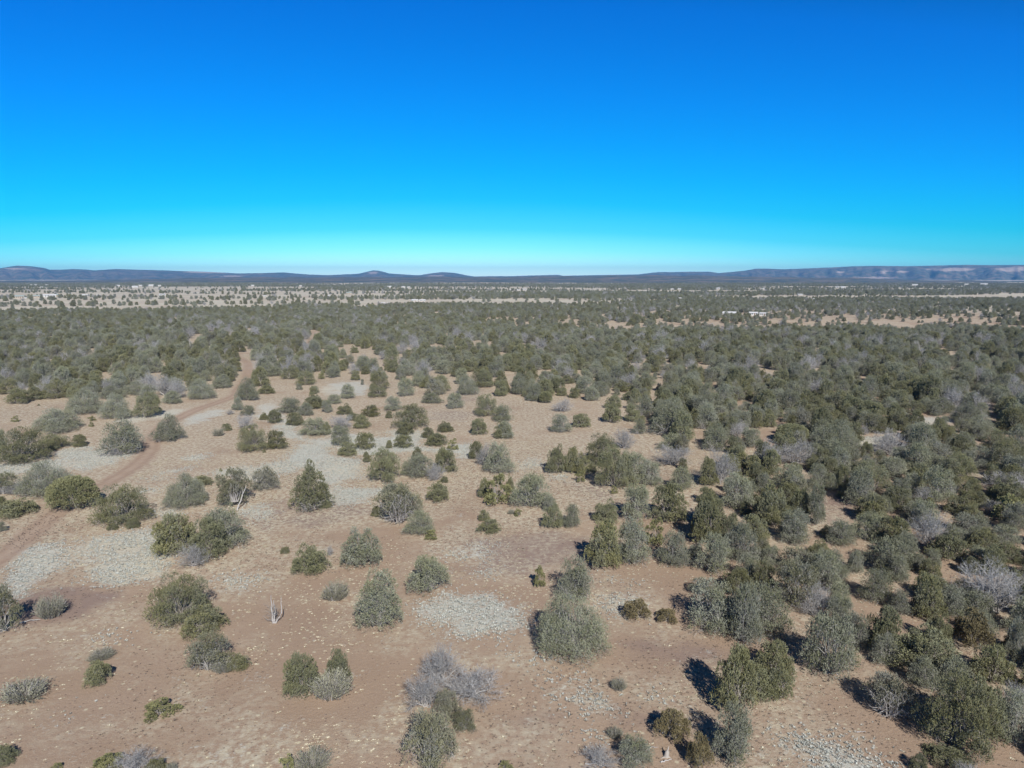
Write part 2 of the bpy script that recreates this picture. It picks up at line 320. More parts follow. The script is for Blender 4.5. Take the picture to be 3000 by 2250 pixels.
('M', 14.92, 99.51, 5.42, 5.53, 'large ragged olive juniper in the biggest middle clump'),
('M', 17.89, 64.18, 2.07, 1.5, 'small ragged olive bush behind the juniper with slanting trunks'),
('Y', 9.96, 102.01, 1.66, 1.49, 'small bright juniper at the edge of white grass in the middle'),
('Y', 14.37, 96.37, 1.05, 1.11, 'tiny bright bush in front of the biggest middle clump'),
('Y', 0.84, 86.8, 1.1, 0.99, 'tiny green bush in front of the broad middle juniper'),
('Y', 16.18, 77.03, 2.43, 2.81, 'small bright green bush in front of the big rounded olive juniper'),
('S', 23.3, 110.96, 1.62, 0.66, 'low grey shrub left of the lone pale juniper'),
('S', -0.1, 87.46, 0.95, 0.69, 'low grey shrub right of the low olive bush pair'),
('O', 49.24, 140.42, 2.9, 3.25, 'olive-green juniper left of the wide smooth olive dome'),
('O', 48.49, 126.3, 1.92, 2.31, 'small olive-green juniper left of the wide smooth olive dome'),
('O', 61.35, 148.23, 4.25, 4.13, 'olive-green juniper behind the wide smooth olive dome'),
('O', 65.34, 145.29, 7.32, 3.86, 'olive-green juniper right of the wide smooth olive dome'),
('O', 63.13, 128.7, 3.55, 3.37, 'olive-green juniper left of the round grey leafless tree'),
('O', 78.93, 144.23, 3.77, 4.04, 'first olive-green juniper behind the round grey leafless tree, counting away'),
('O', 82.79, 132.81, 3.87, 2.55, 'olive-green juniper right of the round grey leafless tree'),
('O', 89.23, 155.34, 5.68, 2.66, 'second olive-green juniper behind the round grey leafless tree, counting away'),
('O', 96.93, 134.11, 4.96, 4.84, 'dark olive juniper cut by the right edge'),
('O', 77.1, 107.65, 5.86, 4.51, 'big dark olive juniper near the right edge with shade beneath it'),
('O', 64.21, 99.86, 5.48, 4.51, 'second olive-green juniper left of the big dark juniper near the right edge, counting away'),
('O', 84.17, 119.82, 5.17, 3.86, 'olive-green juniper behind the big dark juniper near the right edge'),
('O', 31.88, 83.47, 4.18, 4.98, 'olive-green juniper left of the slim juniper by the opening'),
('O', 44.79, 85.08, 3.95, 3.44, 'olive juniper throwing a long black shadow left over the opening'),
('O', 50.33, 89.1, 3.47, 2.87, 'olive-green juniper right of the juniper with the long shadow'),
('O', 43.06, 76.31, 4.08, 3.16, 'olive-green juniper left of the tree of bare white branches'),
('O', 33.43, 73.36, 2.18, 1.76, 'small olive-green juniper in front of the slim juniper by the opening'),
('O', 52.53, 71.9, 3.17, 1.88, 'olive-green juniper behind the big bare grey tree'),
('O', 47.03, 72.78, 3.87, 2.88, 'first olive-green juniper right of the tree of bare white branches, counting away'),
('O', 39.55, 63.36, 3.21, 2.28, 'first olive-green juniper left of the big bare grey tree, counting away'),
('O', 79.92, 121.92, 3.09, 3.0, 'first olive-green juniper left of the big dark juniper near the right edge, counting away'),
('O', 46.62, 97.17, 1.92, 3.64, 'small olive-green juniper left of the very dark tangled juniper'),
('O', 57.67, 87.69, 3.73, 2.49, 'olive-green juniper left of the vivid green juniper'),
('O', 52.41, 75.32, 3.27, 2.12, 'second olive-green juniper right of the tree of bare white branches, counting away'),
('O', 47.69, 108.4, 2.95, 2.26, 'olive-green juniper right of the low grey leafless tree'),
('R', 51.76, 128.29, 5.4, 3.01, 'wide smooth olive dome among greyer junipers in the right stand'),
('G', 54.95, 147.97, 3.35, 4.43, 'grey-green juniper behind the wide smooth olive dome'),
('G', 53.31, 119.69, 4.19, 4.33, 'first grey-green juniper right of the wide smooth olive dome, counting away'),
('G', 55.91, 118.79, 6.99, 5.34, 'second grey-green juniper right of the wide smooth olive dome, counting away'),
('G', 74.9, 130.5, 2.93, 2.78, 'first grey-green juniper right of the round grey leafless tree, counting away'),
('G', 68.73, 115.64, 4.77, 6.15, 'second grey-green juniper right of the round grey leafless tree, counting away'),
('G', 78.46, 121.65, 5.37, 3.06, 'second grey-green juniper left of the big dark juniper near the right edge, counting away'),
('G', 95.27, 155.77, 7.39, 3.12, 'third grey-green juniper right of the round grey leafless tree, counting away'),
('G', 94.34, 144.71, 5.78, 4.2, 'second grey-green juniper left of the dark olive juniper on the right edge, counting away'),
('G', 91.84, 136.53, 5.8, 2.99, 'first grey-green juniper left of the dark olive juniper on the right edge, counting away'),
('G', 74.58, 110.6, 6.14, 3.07, 'first grey-green juniper left of the big dark juniper near the right edge, counting away'),
('G', 57.57, 92.88, 4.47, 4.24, 'second grey-green juniper right of the very dark tangled juniper, counting away'),
('G', 43.77, 98.7, 3.08, 3.6, 'second grey-green juniper in front of the low grey leafless tree, counting away'),
('G', 37.41, 83.7, 2.14, 4.91, 'slim grey-green juniper right beside the grassy opening'),
('G', 45.48, 97.76, 1.92, 2.45, 'second small grey-green juniper left of the very dark tangled juniper, counting away'),
('G', 47.31, 94.95, 2.08, 3.04, 'first small grey-green juniper left of the very dark tangled juniper, counting away'),
('G', 39.47, 98.56, 4.55, 3.46, 'first grey-green juniper in front of the low grey leafless tree, counting away'),
('G', 32.18, 77.67, 3.48, 3.56, 'first grey-green juniper in front of the slim juniper by the opening, counting away'),
('G', 58.11, 104.61, 4.25, 3.0, 'first grey-green juniper right of the very dark tangled juniper, counting away'),
('G', 41.4, 78.56, 4.13, 3.12, 'first grey-green juniper in front of the juniper with the long shadow, counting away'),
('G', 37.31, 77.15, 3.08, 2.61, 'second grey-green juniper in front of the juniper with the long shadow, counting away'),
('G', 32.39, 68.86, 3.02, 2.53, 'second grey-green juniper in front of the slim juniper by the opening, counting away'),
('G', 38.66, 69.96, 4.87, 3.26, 'grey-green juniper left of the tree of bare white branches'),
('G', 54.13, 80.39, 3.97, 2.22, 'grey-green juniper right of the tree of bare white branches'),
('G', 42.35, 70.41, 2.21, 1.55, 'small grey-green juniper in front of the tree of bare white branches'),
('G', 56.0, 77.14, 3.39, 2.03, 'grey-green juniper in front of the vivid green juniper'),
('G', 50.44, 85.28, 3.18, 2.3, 'grey-green juniper behind the tree of bare white branches'),
('G', 51.23, 100.52, 3.21, 2.77, 'grey-green juniper left of the very dark tangled juniper'),
('G', 49.43, 70.38, 3.37, 2.19, 'grey-green juniper behind the big bare grey tree'),
('B', 46.06, 112.11, 5.61, 2.93, 'low grey leafless tree on bare ground in the right stand'),
('B', 64.24, 118.11, 4.77, 3.81, 'round grey leafless tree on pale ground in the right stand'),
('B', 70.55, 96.85, 5.3, 2.5, 'grey leafless tree above the bright green juniper at right'),
('B', 61.55, 87.34, 2.47, 1.5, 'small grey leafless tree left of the vivid green juniper'),
('B', 46.63, 75.77, 3.5, 3.33, 'tree of bare white branches deep in the right stand'),
('M', 69.93, 136.38, 4.88, 3.5, 'ragged olive juniper behind the round grey leafless tree'),
('M', 50.94, 97.72, 5.89, 4.02, 'very dark tangled juniper in the right stand'),
('M', 29.09, 68.46, 4.57, 2.69, 'ragged olive juniper right of the juniper with a white trunk'),
('Y', 54.86, 90.27, 1.5, 1.32, 'small bright olive cone in the right-hand stand'),
('Y', 61.62, 85.12, 4.47, 3.55, 'vivid green juniper near the right edge'),
('O', -114.56, 176.62, 6.65, 4.25, 'second olive-green juniper behind the wide low grey-green juniper, counting away'),
('O', -118.32, 174.31, 4.81, 3.08, 'first olive-green juniper behind the wide low grey-green juniper, counting away'),
('O', -118.95, 168.51, 5.8, 3.5, 'first olive-green juniper left of the wide low grey-green juniper, counting away'),
('O', -131.49, 182.99, 5.93, 3.83, 'second olive-green juniper left of the wide low grey-green juniper, counting away'),
('O', -109.39, 190.17, 1.93, 0.9, 'small olive-green juniper right of the wide low grey-green juniper'),
('O', -111.52, 190.39, 2.71, 2.82, 'fifth olive-green juniper behind the wide low grey-green juniper, counting away'),
('O', -64.02, 182.79, 4.43, 2.31, 'low olive bush with its shadow, right of the road'),
('O', -72.92, 199.59, 3.36, 3.28, 'olive-green juniper behind the juniper where the road meets woods'),
('O', -125.68, 187.43, 3.56, 2.42, 'third olive-green juniper behind the wide low grey-green juniper, counting away'),
('O', -113.57, 187.03, 5.76, 2.64, 'fourth olive-green juniper behind the wide low grey-green juniper, counting away'),
('G', -65.23, 172.92, 5.53, 5.09, 'grey-green juniper at the road side where the track enters the woods'),
('G', -77.42, 175.0, 6.73, 4.49, 'second grey-green juniper left of the juniper where the road meets woods, counting away'),
('G', -79.51, 192.44, 5.85, 3.37, 'first grey-green juniper left of the juniper where the road meets woods, counting away'),
('G', -90.02, 185.31, 6.52, 3.53, 'third grey-green juniper behind the juniper right of the road bend, counting away'),
('G', -90.19, 173.41, 4.47, 3.37, 'second grey-green juniper behind the juniper right of the road bend, counting away'),
('G', -97.04, 181.24, 6.14, 3.15, 'fourth grey-green juniper behind the juniper right of the road bend, counting away'),
('G', -99.98, 175.61, 6.04, 3.04, 'second grey-green juniper right of the wide low grey-green juniper, counting away'),
('G', -115.35, 186.72, 4.62, 3.33, 'grey-green juniper behind the wide low grey-green juniper'),
('B', -99.73, 191.9, 4.18, 2.78, 'grey leafless tree behind the juniper right of the road bend'),
('B', -160.18, 235.07, 8.95, 3.7, 'grey leafless tree behind the wide low grey-green juniper'),
('O', -58.07, 198.05, 5.8, 3.48, 'second olive-green juniper right of the juniper where the road meets woods, counting away'),
('O', -66.12, 210.03, 5.41, 3.73, 'first olive-green juniper right of the juniper where the road meets woods, counting away'),
('O', -56.6, 208.97, 1.9, 2.43, 'first small olive-green juniper right of the juniper where the road meets woods, counting away'),
('O', -46.03, 206.77, 2.98, 2.71, 'small round bright juniper on the open strip beyond the clearing'),
('O', -40.13, 227.26, 2.43, 2.24, 'small olive-green juniper behind the broad yellow-olive juniper'),
('O', -62.85, 281.73, 3.53, 2.76, 'seventh olive-green juniper behind the broad yellow-olive juniper, counting away'),
('O', -63.46, 268.04, 1.93, 1.76, 'second small olive-green juniper right of the juniper where the road meets woods, counting away'),
('O', -34.17, 177.45, 5.41, 2.79, 'third olive-green juniper left of the broad yellow-olive juniper, counting away'),
('O', -35.91, 190.29, 5.45, 4.65, 'third olive-green juniper behind the broad yellow-olive juniper, counting away'),
('O', -54.62, 291.79, 5.18, 4.29, 'sixth olive-green juniper behind the broad yellow-olive juniper, counting away'),
('O', -23.35, 191.69, 3.06, 3.15, 'first olive-green juniper behind the broad yellow-olive juniper, counting away'),
('O', -18.85, 187.14, 5.3, 3.93, 'second olive-green juniper behind the broad yellow-olive juniper, counting away'),
('O', -8.59, 193.76, 6.14, 4.7, 'fourth olive-green juniper left of the tiny round juniper, counting away'),
('O', -40.76, 239.34, 5.53, 6.72, 'fourth olive-green juniper behind the broad yellow-olive juniper, counting away'),
('O', -46.56, 271.23, 5.29, 4.89, 'fifth olive-green juniper behind the broad yellow-olive juniper, counting away'),
('G', -74.77, 215.94, 7.61, 3.75, 'grey-green juniper behind the juniper where the road meets woods'),
('G', -27.22, 179.13, 4.79, 4.39, 'second grey-green juniper behind the broad yellow-olive juniper, counting away'),
('G', -41.15, 175.12, 3.8, 3.43, 'second grey-green juniper left of the broad yellow-olive juniper, counting away'),
('G', -32.05, 216.83, 5.77, 4.58, 'fifth grey-green juniper behind the broad yellow-olive juniper, counting away'),
('G', -25.9, 195.77, 5.56, 3.78, 'third grey-green juniper behind the broad yellow-olive juniper, counting away'),
('G', -11.25, 181.25, 5.44, 4.72, 'second grey-green juniper right of the broad yellow-olive juniper, counting away'),
('G', -47.86, 227.03, 6.51, 4.39, 'sixth grey-green juniper behind the broad yellow-olive juniper, counting away'),
('G', -38.68, 209.32, 2.99, 2.38, 'fourth grey-green juniper behind the broad yellow-olive juniper, counting away'),
('G', -54.17, 212.41, 4.62, 3.44, 'fourth grey-green juniper right of the juniper where the road meets woods, counting away'),
('G', -57.36, 189.22, 2.09, 1.53, 'first small grey-green juniper right of the juniper where the road meets woods, counting away'),
('G', -51.65, 184.16, 2.36, 1.79, 'second small grey-green juniper right of the juniper where the road meets woods, counting away'),
('G', -42.15, 197.75, 1.07, 1.65, 'small grey-green juniper left of the broad yellow-olive juniper'),
('G', -74.5, 306.72, 3.3, 2.5, 'fifth grey-green juniper right of the juniper where the road meets woods, counting away'),
('G', 2.35, 181.25, 5.43, 5.03, 'third grey-green juniper left of the tiny round juniper, counting away'),
('G', 5.41, 171.65, 3.94, 4.24, 'second grey-green juniper left of the tiny round juniper, counting away'),
('G', 19.67, 173.22, 3.38, 3.42, 'second grey-green juniper behind the dark olive juniper at the clearing end, counting away'),
('G', 19.15, 183.1, 5.19, 4.16, 'grey-green juniper right of the tiny round juniper'),
('G', 37.69, 195.88, 5.96, 3.43, 'third grey-green juniper behind the dark olive juniper at the clearing end, counting away'),
('G', 39.95, 173.71, 5.03, 3.64, 'grey-green juniper behind the broad pale juniper with white branches'),
('O', -7.36, 193.21, 4.42, 4.77, 'third olive-green juniper left of the tiny round juniper, counting away'),
('O', -2.97, 195.22, 3.78, 4.19, 'first olive-green juniper left of the tiny round juniper, counting away'),
('O', 11.84, 184.89, 4.57, 3.6, 'first olive-green juniper behind the tiny round juniper, counting away'),
('O', 15.58, 199.82, 3.88, 2.57, 'second olive-green juniper behind the tiny round juniper, counting away'),
('O', -1.51, 184.27, 2.6, 2.41, 'small olive-green juniper left of the tiny round juniper'),
('O', 29.76, 187.04, 5.0, 2.66, 'third olive-green juniper behind the dark olive juniper at the clearing end, counting away'),
('O', 28.84, 173.22, 3.41, 1.92, 'second olive-green juniper behind the dark olive juniper at the clearing end, counting away'),
('O', 32.45, 171.26, 2.77, 2.22, 'second olive-green juniper right of the dark olive juniper at the clearing end, counting away'),
]
PALE_GRASS = [[[-49.94,78.52],[-47.21,81.35],[-43.14,81.77],[-38.97,74.79],[-34.85,72.04],[-36.1,67.95],[-38.76,66.21],[-41.44,66.64],[-43.26,68.25],[-44.42,70.41],[-46.9,72.37]],[[-81.0,120.2],[-77.97,124.77],[-69.64,120.2],[-63.78,117.61],[-63.46,112.74],[-66.41,107.53],[-71.31,110.45],[-77.2,115.94]],[[-87.91,110.45],[-82.52,111.2],[-76.06,113.52],[-69.11,107.53],[-74.12,107.53],[-77.92,104.75],[-83.04,104.08]],[[-46.47,107.53],[-37.79,113.52],[-39.37,127.67],[-33.0,127.67],[-29.45,116.77],[-24.6,113.52],[-22.31,103.41],[-25.09,103.41],[-26.35,99.59],[-34.24,110.45],[-34.91,107.53],[-33.51,99.59],[-39.19,103.41]],[[-26.53,99.59],[-24.2,99.59],[-18.97,98.38],[-18.39,94.34],[-22.29,91.39],[-24.44,92.71]],[[-59.56,167.66],[-57.39,172.85],[-47.19,146.96],[-39.64,131.76],[-34.23,130.71],[-35.26,140.73],[-22.26,128.67],[-23.09,139.54],[-17.08,134.99],[-16.15,123.83],[-13.22,121.09],[-7.09,127.67],[-7.45,115.12],[-10.98,120.2],[-25.81,119.32],[-32.76,126.69],[-39.96,129.68],[-48.85,139.54],[-55.3,153.76]],[[-8.78,59.94],[-5.96,63.16],[-0.02,64.21],[0.0,58.56],[-1.06,55.97],[-2.69,57.45],[-3.76,55.97],[-5.44,57.24],[-7.69,58.34]],[[-3.25,63.95],[2.1,62.14],[1.36,59.48],[0.15,58.56],[-1.05,58.79],[-0.59,55.97],[-2.96,57.67]],[[-0.99,55.15],[-0.07,55.55],[0.13,53.58],[-0.46,53.58]],[[0.13,52.27],[2.39,52.45],[2.14,51.19],[0.7,51.19]],[[3.07,50.67],[6.11,49.82],[5.7,48.67],[2.36,49.65]],[[2.94,48.35],[7.0,48.83],[6.82,46.08],[5.74,45.79],[3.73,46.67],[2.78,46.97]],[[9.41,47.42],[10.31,48.83],[11.43,48.51],[10.12,46.97]],[[4.97,43.34],[6.2,43.34],[6.02,42.57],[5.05,42.57]],[[6.09,45.79],[7.75,45.37],[6.8,44.67]],[[18.01,43.86],[20.98,43.6],[21.55,42.32],[20.2,39.41],[17.79,39.41],[17.7,41.95]],[[22.79,42.57],[24.41,42.57],[23.48,41.23],[22.54,41.71]],[[21.7,41.95],[25.32,40.99],[24.66,39.41],[20.66,39.41]],[[9.59,67.58],[12.8,66.14],[12.29,65.3],[9.8,66.42]],[[7.8,61.88],[11.01,62.64],[10.09,59.02],[7.99,59.71]],[[-55.41,104.08],[-53.07,105.43],[-51.65,102.11],[-54.08,101.47]],[[-53.38,98.38],[-50.97,99.59],[-48.95,95.46],[-52.04,95.46]],[[-46.49,90.1],[-42.94,89.1],[-41.83,86.68],[-44.41,87.15]],[[-40.89,88.12],[-38.38,86.68],[-32.68,91.13],[-32.44,87.63],[-31.28,82.63],[-35.24,86.68]],[[-54.86,107.53],[-50.22,111.96],[-50.49,108.97],[-53.55,106.82]],[[-56.08,115.94],[-52.05,120.2],[-50.35,115.12],[-53.73,113.52]],[[-30.34,68.78],[-24.29,68.48],[-23.23,65.3],[-26.38,65.3],[-28.86,67.0]],[[5.33,104.75],[9.71,105.43],[8.5,102.11],[5.9,101.47]],[[0.68,113.52],[5.04,115.94],[5.21,110.45],[0.64,106.12]],[[-7.39,73.39],[-2.85,73.74],[-3.04,71.71],[-5.95,72.04]],[[-5.05,76.62],[0.0,76.24],[-1.12,74.79]],[[-3.6,69.78],[-1.93,69.47],[-1.64,67.95],[-3.28,68.25]],[[-53.06,191.79],[-51.29,200.94],[-44.36,208.38],[-40.0,194.0],[-37.57,175.75],[-46.43,181.45]],[[-96.03,247.98],[-88.68,244.42],[-83.95,231.12],[-89.62,231.12]],[[-81.41,161.19],[-73.27,162.76],[-74.1,152.35],[-79.99,145.68],[-84.22,146.32],[-82.54,150.97]],[[-71.85,150.97],[-66.88,161.19],[-63.88,153.76],[-67.17,141.94]],[[-53.21,70.1],[-54.87,77.37],[-52.79,78.52],[-48.02,70.41],[-48.0,66.21],[-47.81,63.51],[-48.51,63.51]],[[-50.38,67.0],[-47.94,67.58],[-46.5,66.14],[-46.92,62.9],[-48.68,64.75]],[[-34.95,56.38],[-34.6,57.45],[-33.63,57.24],[-33.48,56.38]],[[-30.68,45.65],[-30.96,46.67],[-30.17,46.23],[-29.74,45.37]],[[85.11,152.35],[96.44,152.35],[90.03,141.94],[79.96,141.94]],[[65.97,131.76],[76.17,134.99],[63.39,121.09],[61.02,121.99]]]
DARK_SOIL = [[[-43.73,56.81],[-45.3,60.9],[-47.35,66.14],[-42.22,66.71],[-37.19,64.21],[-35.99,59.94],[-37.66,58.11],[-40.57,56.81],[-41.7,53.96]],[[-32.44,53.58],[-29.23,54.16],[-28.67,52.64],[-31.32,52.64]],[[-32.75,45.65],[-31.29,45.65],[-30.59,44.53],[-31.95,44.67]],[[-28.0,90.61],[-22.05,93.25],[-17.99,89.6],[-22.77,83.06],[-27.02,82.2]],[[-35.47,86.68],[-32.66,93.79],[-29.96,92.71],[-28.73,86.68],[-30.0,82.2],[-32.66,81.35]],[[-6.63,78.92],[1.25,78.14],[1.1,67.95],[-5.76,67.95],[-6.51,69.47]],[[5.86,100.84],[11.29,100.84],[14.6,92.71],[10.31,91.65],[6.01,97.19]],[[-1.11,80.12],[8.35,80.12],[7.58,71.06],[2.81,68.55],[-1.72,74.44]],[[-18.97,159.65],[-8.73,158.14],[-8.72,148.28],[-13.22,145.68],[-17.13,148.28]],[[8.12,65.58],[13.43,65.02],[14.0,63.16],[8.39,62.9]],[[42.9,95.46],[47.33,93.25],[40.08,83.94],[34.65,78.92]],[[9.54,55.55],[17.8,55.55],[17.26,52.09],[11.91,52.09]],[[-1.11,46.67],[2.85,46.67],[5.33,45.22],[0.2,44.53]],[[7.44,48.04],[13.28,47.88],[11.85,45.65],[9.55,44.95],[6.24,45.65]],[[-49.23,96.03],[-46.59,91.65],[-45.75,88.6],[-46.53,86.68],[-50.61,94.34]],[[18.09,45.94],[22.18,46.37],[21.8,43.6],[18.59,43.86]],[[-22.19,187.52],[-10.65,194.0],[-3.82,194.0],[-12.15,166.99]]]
ROADS = [[[-54.0,64.55],[-54.9,69.78],[-56.09,75.88],[-57.38,81.77],[-58.72,88.6],[-59.43,95.75],[-60.08,104.08],[-61.04,112.35],[-63.44,121.09],[-67.2,129.68],[-71.16,141.33],[-71.97,148.94],[-72.36,158.14],[-71.75,165.99],[-71.04,179.32],[-74.03,189.63],[-78.21,205.84],[-85.46,228.01],[-94.59,251.65],[-108.96,280.62],[-90.28,290.15],[-95.68,332.34],[-103.02,371.86],[-114.05,406.96]],[[-54.96,78.14],[-54.35,82.63],[-53.88,84.83],[-52.7,87.87],[-52.04,91.65],[-50.96,96.03]]]
OPENINGS = [[[-130.29,219.17],[-128.99,226.49],[-113.79,207.1],[-108.66,196.26],[-111.87,194.0],[-123.27,208.38]],[[-118.64,228.01],[-106.81,213.64],[-97.54,194.0],[-96.0,187.52],[-101.29,194.0]],[[-132.44,168.67],[-123.5,168.67],[-110.07,173.93],[-100.89,159.96],[-123.92,157.54]],[[-99.77,183.43],[-93.34,185.45],[-83.08,166.99],[-76.68,185.45],[-76.21,196.26],[-61.51,157.54],[-86.03,157.54]],[[-94.97,247.98],[-89.32,247.98],[-80.29,219.17],[-78.03,205.84]],[[-105.54,276.09],[-101.68,276.09],[-92.38,251.65],[-96.35,251.65]],[[-276.98,388.63],[-271.57,388.63],[-250.59,356.46],[-253.69,356.46]],[[-79.89,319.95],[-73.87,322.96],[-53.65,276.09],[-45.46,237.59],[-37.86,234.31],[-37.17,224.99],[-44.84,234.31],[-56.67,267.44],[-59.11,251.65],[-67.16,276.09]],[[-75.11,208.38],[-65.28,210.98],[-60.46,219.17],[-46.61,219.17],[-42.68,210.98],[-39.32,194.0],[-37.57,175.75],[-51.35,185.45],[-56.16,175.75],[-62.33,172.14],[-61.79,183.43]],[[-40.2,222.04],[-35.92,222.04],[-26.25,157.54],[-29.31,157.54]],[[-56.34,380.06],[-48.25,406.96],[-43.74,352.8],[-50.5,352.8]],[[-43.0,397.59],[-33.01,402.22],[-30.85,360.19]],[[-93.28,319.95],[-108.83,393.06],[-100.76,371.86],[-90.77,322.96]],[[-26.51,329.15],[-21.95,380.06],[-20.58,335.58]],[[-85.18,397.59],[-78.55,388.63],[-71.39,352.8]],[[-86.85,371.86],[-79.96,364.0],[-78.48,335.58]],[[-74.76,416.79],[-72.58,416.79],[-68.41,388.63]],[[-128.53,427.1],[-121.84,416.79],[-97.07,329.15],[-98.79,329.15]],[[-0.2,175.75],[9.54,166.99],[17.25,170.39],[20.35,159.04],[-0.18,157.54]],[[-9.23,189.63],[-5.34,194.0],[-3.37,179.51],[-8.48,173.93]],[[15.48,194.0],[20.93,228.01],[21.67,219.17],[19.92,194.0]],[[33.95,196.26],[42.79,194.0],[40.83,183.43],[34.92,179.51]],[[20.73,162.13],[27.77,170.39],[26.57,157.54],[20.16,157.54]],[[-20.03,416.79],[-9.9,388.63],[-15.29,342.27]],[[42.1,244.42],[49.48,251.65],[46.35,237.59],[40.66,235.94]],[[82.32,406.96],[100.71,406.96],[95.16,384.3],[78.65,388.63]],[[104.34,388.63],[115.83,388.63],[107.59,356.46],[100.33,364.0]],[[136.94,406.96],[140.14,371.86],[125.06,352.8],[122.64,364.0]],[[165.94,406.96],[180.02,421.88],[148.06,356.46]],[[272.71,516.27],[294.33,508.7],[254.8,449.3],[243.1,449.3]],[[188.74,416.79],[190.71,406.96],[167.15,360.19]],[[141.81,300.33],[150.17,305.69],[138.17,282.95]],[[157.07,276.09],[159.48,276.09],[150.16,261.29]],[[220.51,349.22],[219.34,322.96],[206.7,305.69],[206.17,319.95]],[[168.54,242.67],[169.65,237.59],[153.26,216.37]],[[114.61,191.79],[122.06,198.57],[116.05,188.57]],[[68.37,200.94],[74.51,208.38],[68.8,194.0],[63.91,187.52]],[[138.67,240.95],[140.22,239.26],[130.44,224.99]],[[168.74,255.42],[170.53,255.42],[162.45,244.42]],[[210.74,443.54],[227.11,437.92],[208.48,397.59],[201.57,397.59]],[[286.94,467.51],[301.5,480.48],[272.0,437.92]],[[42.59,566.86],[47.5,566.86],[37.12,461.28],[35.99,467.51]],[[103.31,606.43],[111.55,617.2],[96.45,548.94]],[[71.95,516.27],[74.23,501.34],[61.11,427.1]],[[85.3,152.21],[96.35,152.21],[89.96,141.81],[79.9,141.81]]]
GAPS = [[[44.19,110.45],[46.35,108.97],[44.02,101.47],[41.94,100.84]],[[41.29,94.9],[47.25,93.79],[42.36,83.94],[38.4,82.2],[34.33,78.14],[37.58,83.06]],[[84.57,152.35],[96.44,152.35],[89.29,140.73],[79.3,140.73]],[[66.48,132.82],[76.17,134.99],[72.17,127.67],[62.95,120.2],[61.02,121.99]],[[64.88,114.32],[67.04,112.74],[63.87,107.53],[61.37,107.53]],[[71.32,106.82],[74.1,106.12],[65.12,92.71],[64.01,94.34]],[[115.14,172.85],[116.97,172.85],[101.96,143.16],[97.38,137.23],[98.21,144.41]],[[48.74,141.94],[51.26,141.94],[47.02,124.77],[43.02,124.77]],[[44.8,124.77],[47.66,122.9],[44.75,115.12],[42.62,118.46]],[[31.04,76.24],[35.51,78.92],[33.63,75.15],[31.66,71.71],[30.89,74.79]],[[35.12,74.79],[37.31,73.39],[36.06,71.06],[34.54,71.71]],[[95.29,132.82],[98.48,130.71],[91.47,121.09],[89.07,122.9]],[[48.54,89.1],[49.88,88.6],[48.38,86.68]],[[53.96,87.63],[54.99,83.94],[52.98,80.94],[52.25,83.94]],[[34.2,59.94],[36.48,57.24],[35.48,55.55],[33.29,57.24]],[[36.77,55.97],[37.3,55.15],[36.33,53.77],[35.79,54.35]],[[23.25,56.81],[25.15,56.81],[24.01,52.82],[22.66,51.19],[22.68,53.96]],[[27.36,52.82],[29.85,49.99],[28.68,48.67],[25.77,49.49]],[[20.84,49.0],[24.25,49.0],[24.96,44.95],[27.3,41.71],[25.57,39.41],[14.62,39.41],[15.59,42.32]],[[40.99,70.1],[41.87,69.16],[40.03,66.78],[39.37,67.36]],[[32.43,132.82],[36.73,133.89],[32.14,113.52],[28.14,100.84],[26.4,86.68],[22.91,89.1],[26.05,103.41]],[[34.14,51.02],[35.37,50.84],[34.63,49.99]],[[21.6,87.63],[23.58,86.68],[21.8,80.94],[20.68,83.06]],[[24.73,66.14],[25.86,65.58],[24.0,59.94],[23.9,62.14]],[[36.01,48.04],[37.82,47.42],[36.74,45.94],[35.62,46.82]]]
CLEARING = [[-192.58,164.27],[-30.5,178.81],[25.42,173.69],[26.93,144.55],[26.35,118.66],[26.34,91.0],[18.68,72.55],[22.46,68.16],[22.56,64.24],[28.1,55.79],[25.67,45.03],[27.42,39.86],[20.89,29.28],[-38.56,29.28]]
HOUSES = [[175.8,575.2,10.4],[194.8,575.2,6.4],[201.3,569.9,5.8],[-142.8,792.3,3.5],[-135.1,782.5,3.8],[-119.9,880.7,7.7],[-110.3,880.7,6.0],[225.9,961.1,4.7],[-704.6,1023.3,10.8],[-684.3,1007.0,2.9],[-703.3,1057.5,8.6],[-695.7,1075.5,16.0],[-736.3,1153.9,9.2],[-703.4,1175.4,9.2],[-680.4,1175.4,5.2],[-575.0,1175.4,8.8],[-1773.5,2645.0,9.2],[-1757.2,2645.0,9.2],[-1715.6,2645.0,9.1],[-1344.9,2048.3,5.9],[-1341.0,2441.8,9.4],[-1266.5,2441.8,10.6],[-1229.3,2441.8,14.5],[-1201.4,2441.8,10.5],[-1113.3,2116.6,14.9],[-883.9,2441.8,10.0],[-721.1,2441.8,9.8],[-363.0,2116.6,12.4],[-310.4,2048.3,10.0],[-294.7,2048.3,9.0],[-408.3,1628.2,3.2],[-301.6,1322.6,9.1],[-291.6,1133.3,2.8],[-384.8,1113.4,2.8],[-4.0,1671.0,4.8],[14.3,1671.0,7.2],[29.5,1671.0,8.0],[406.4,1814.3,8.0],[423.7,1814.3,9.0],[537.6,1867.7,8.4],[624.5,1924.3,7.8],[655.1,1867.7,8.6],[930.1,2048.3,8.7],[946.7,2048.3,11.9],[1427.1,2539.4,18.2],[1750.5,2759.8,14.1],[1817.5,2759.8,25.4],[482.9,1197.6,6.2],[401.1,946.7,2.5],[227.1,1587.4,4.6],[276.7,1476.6,2.9]]
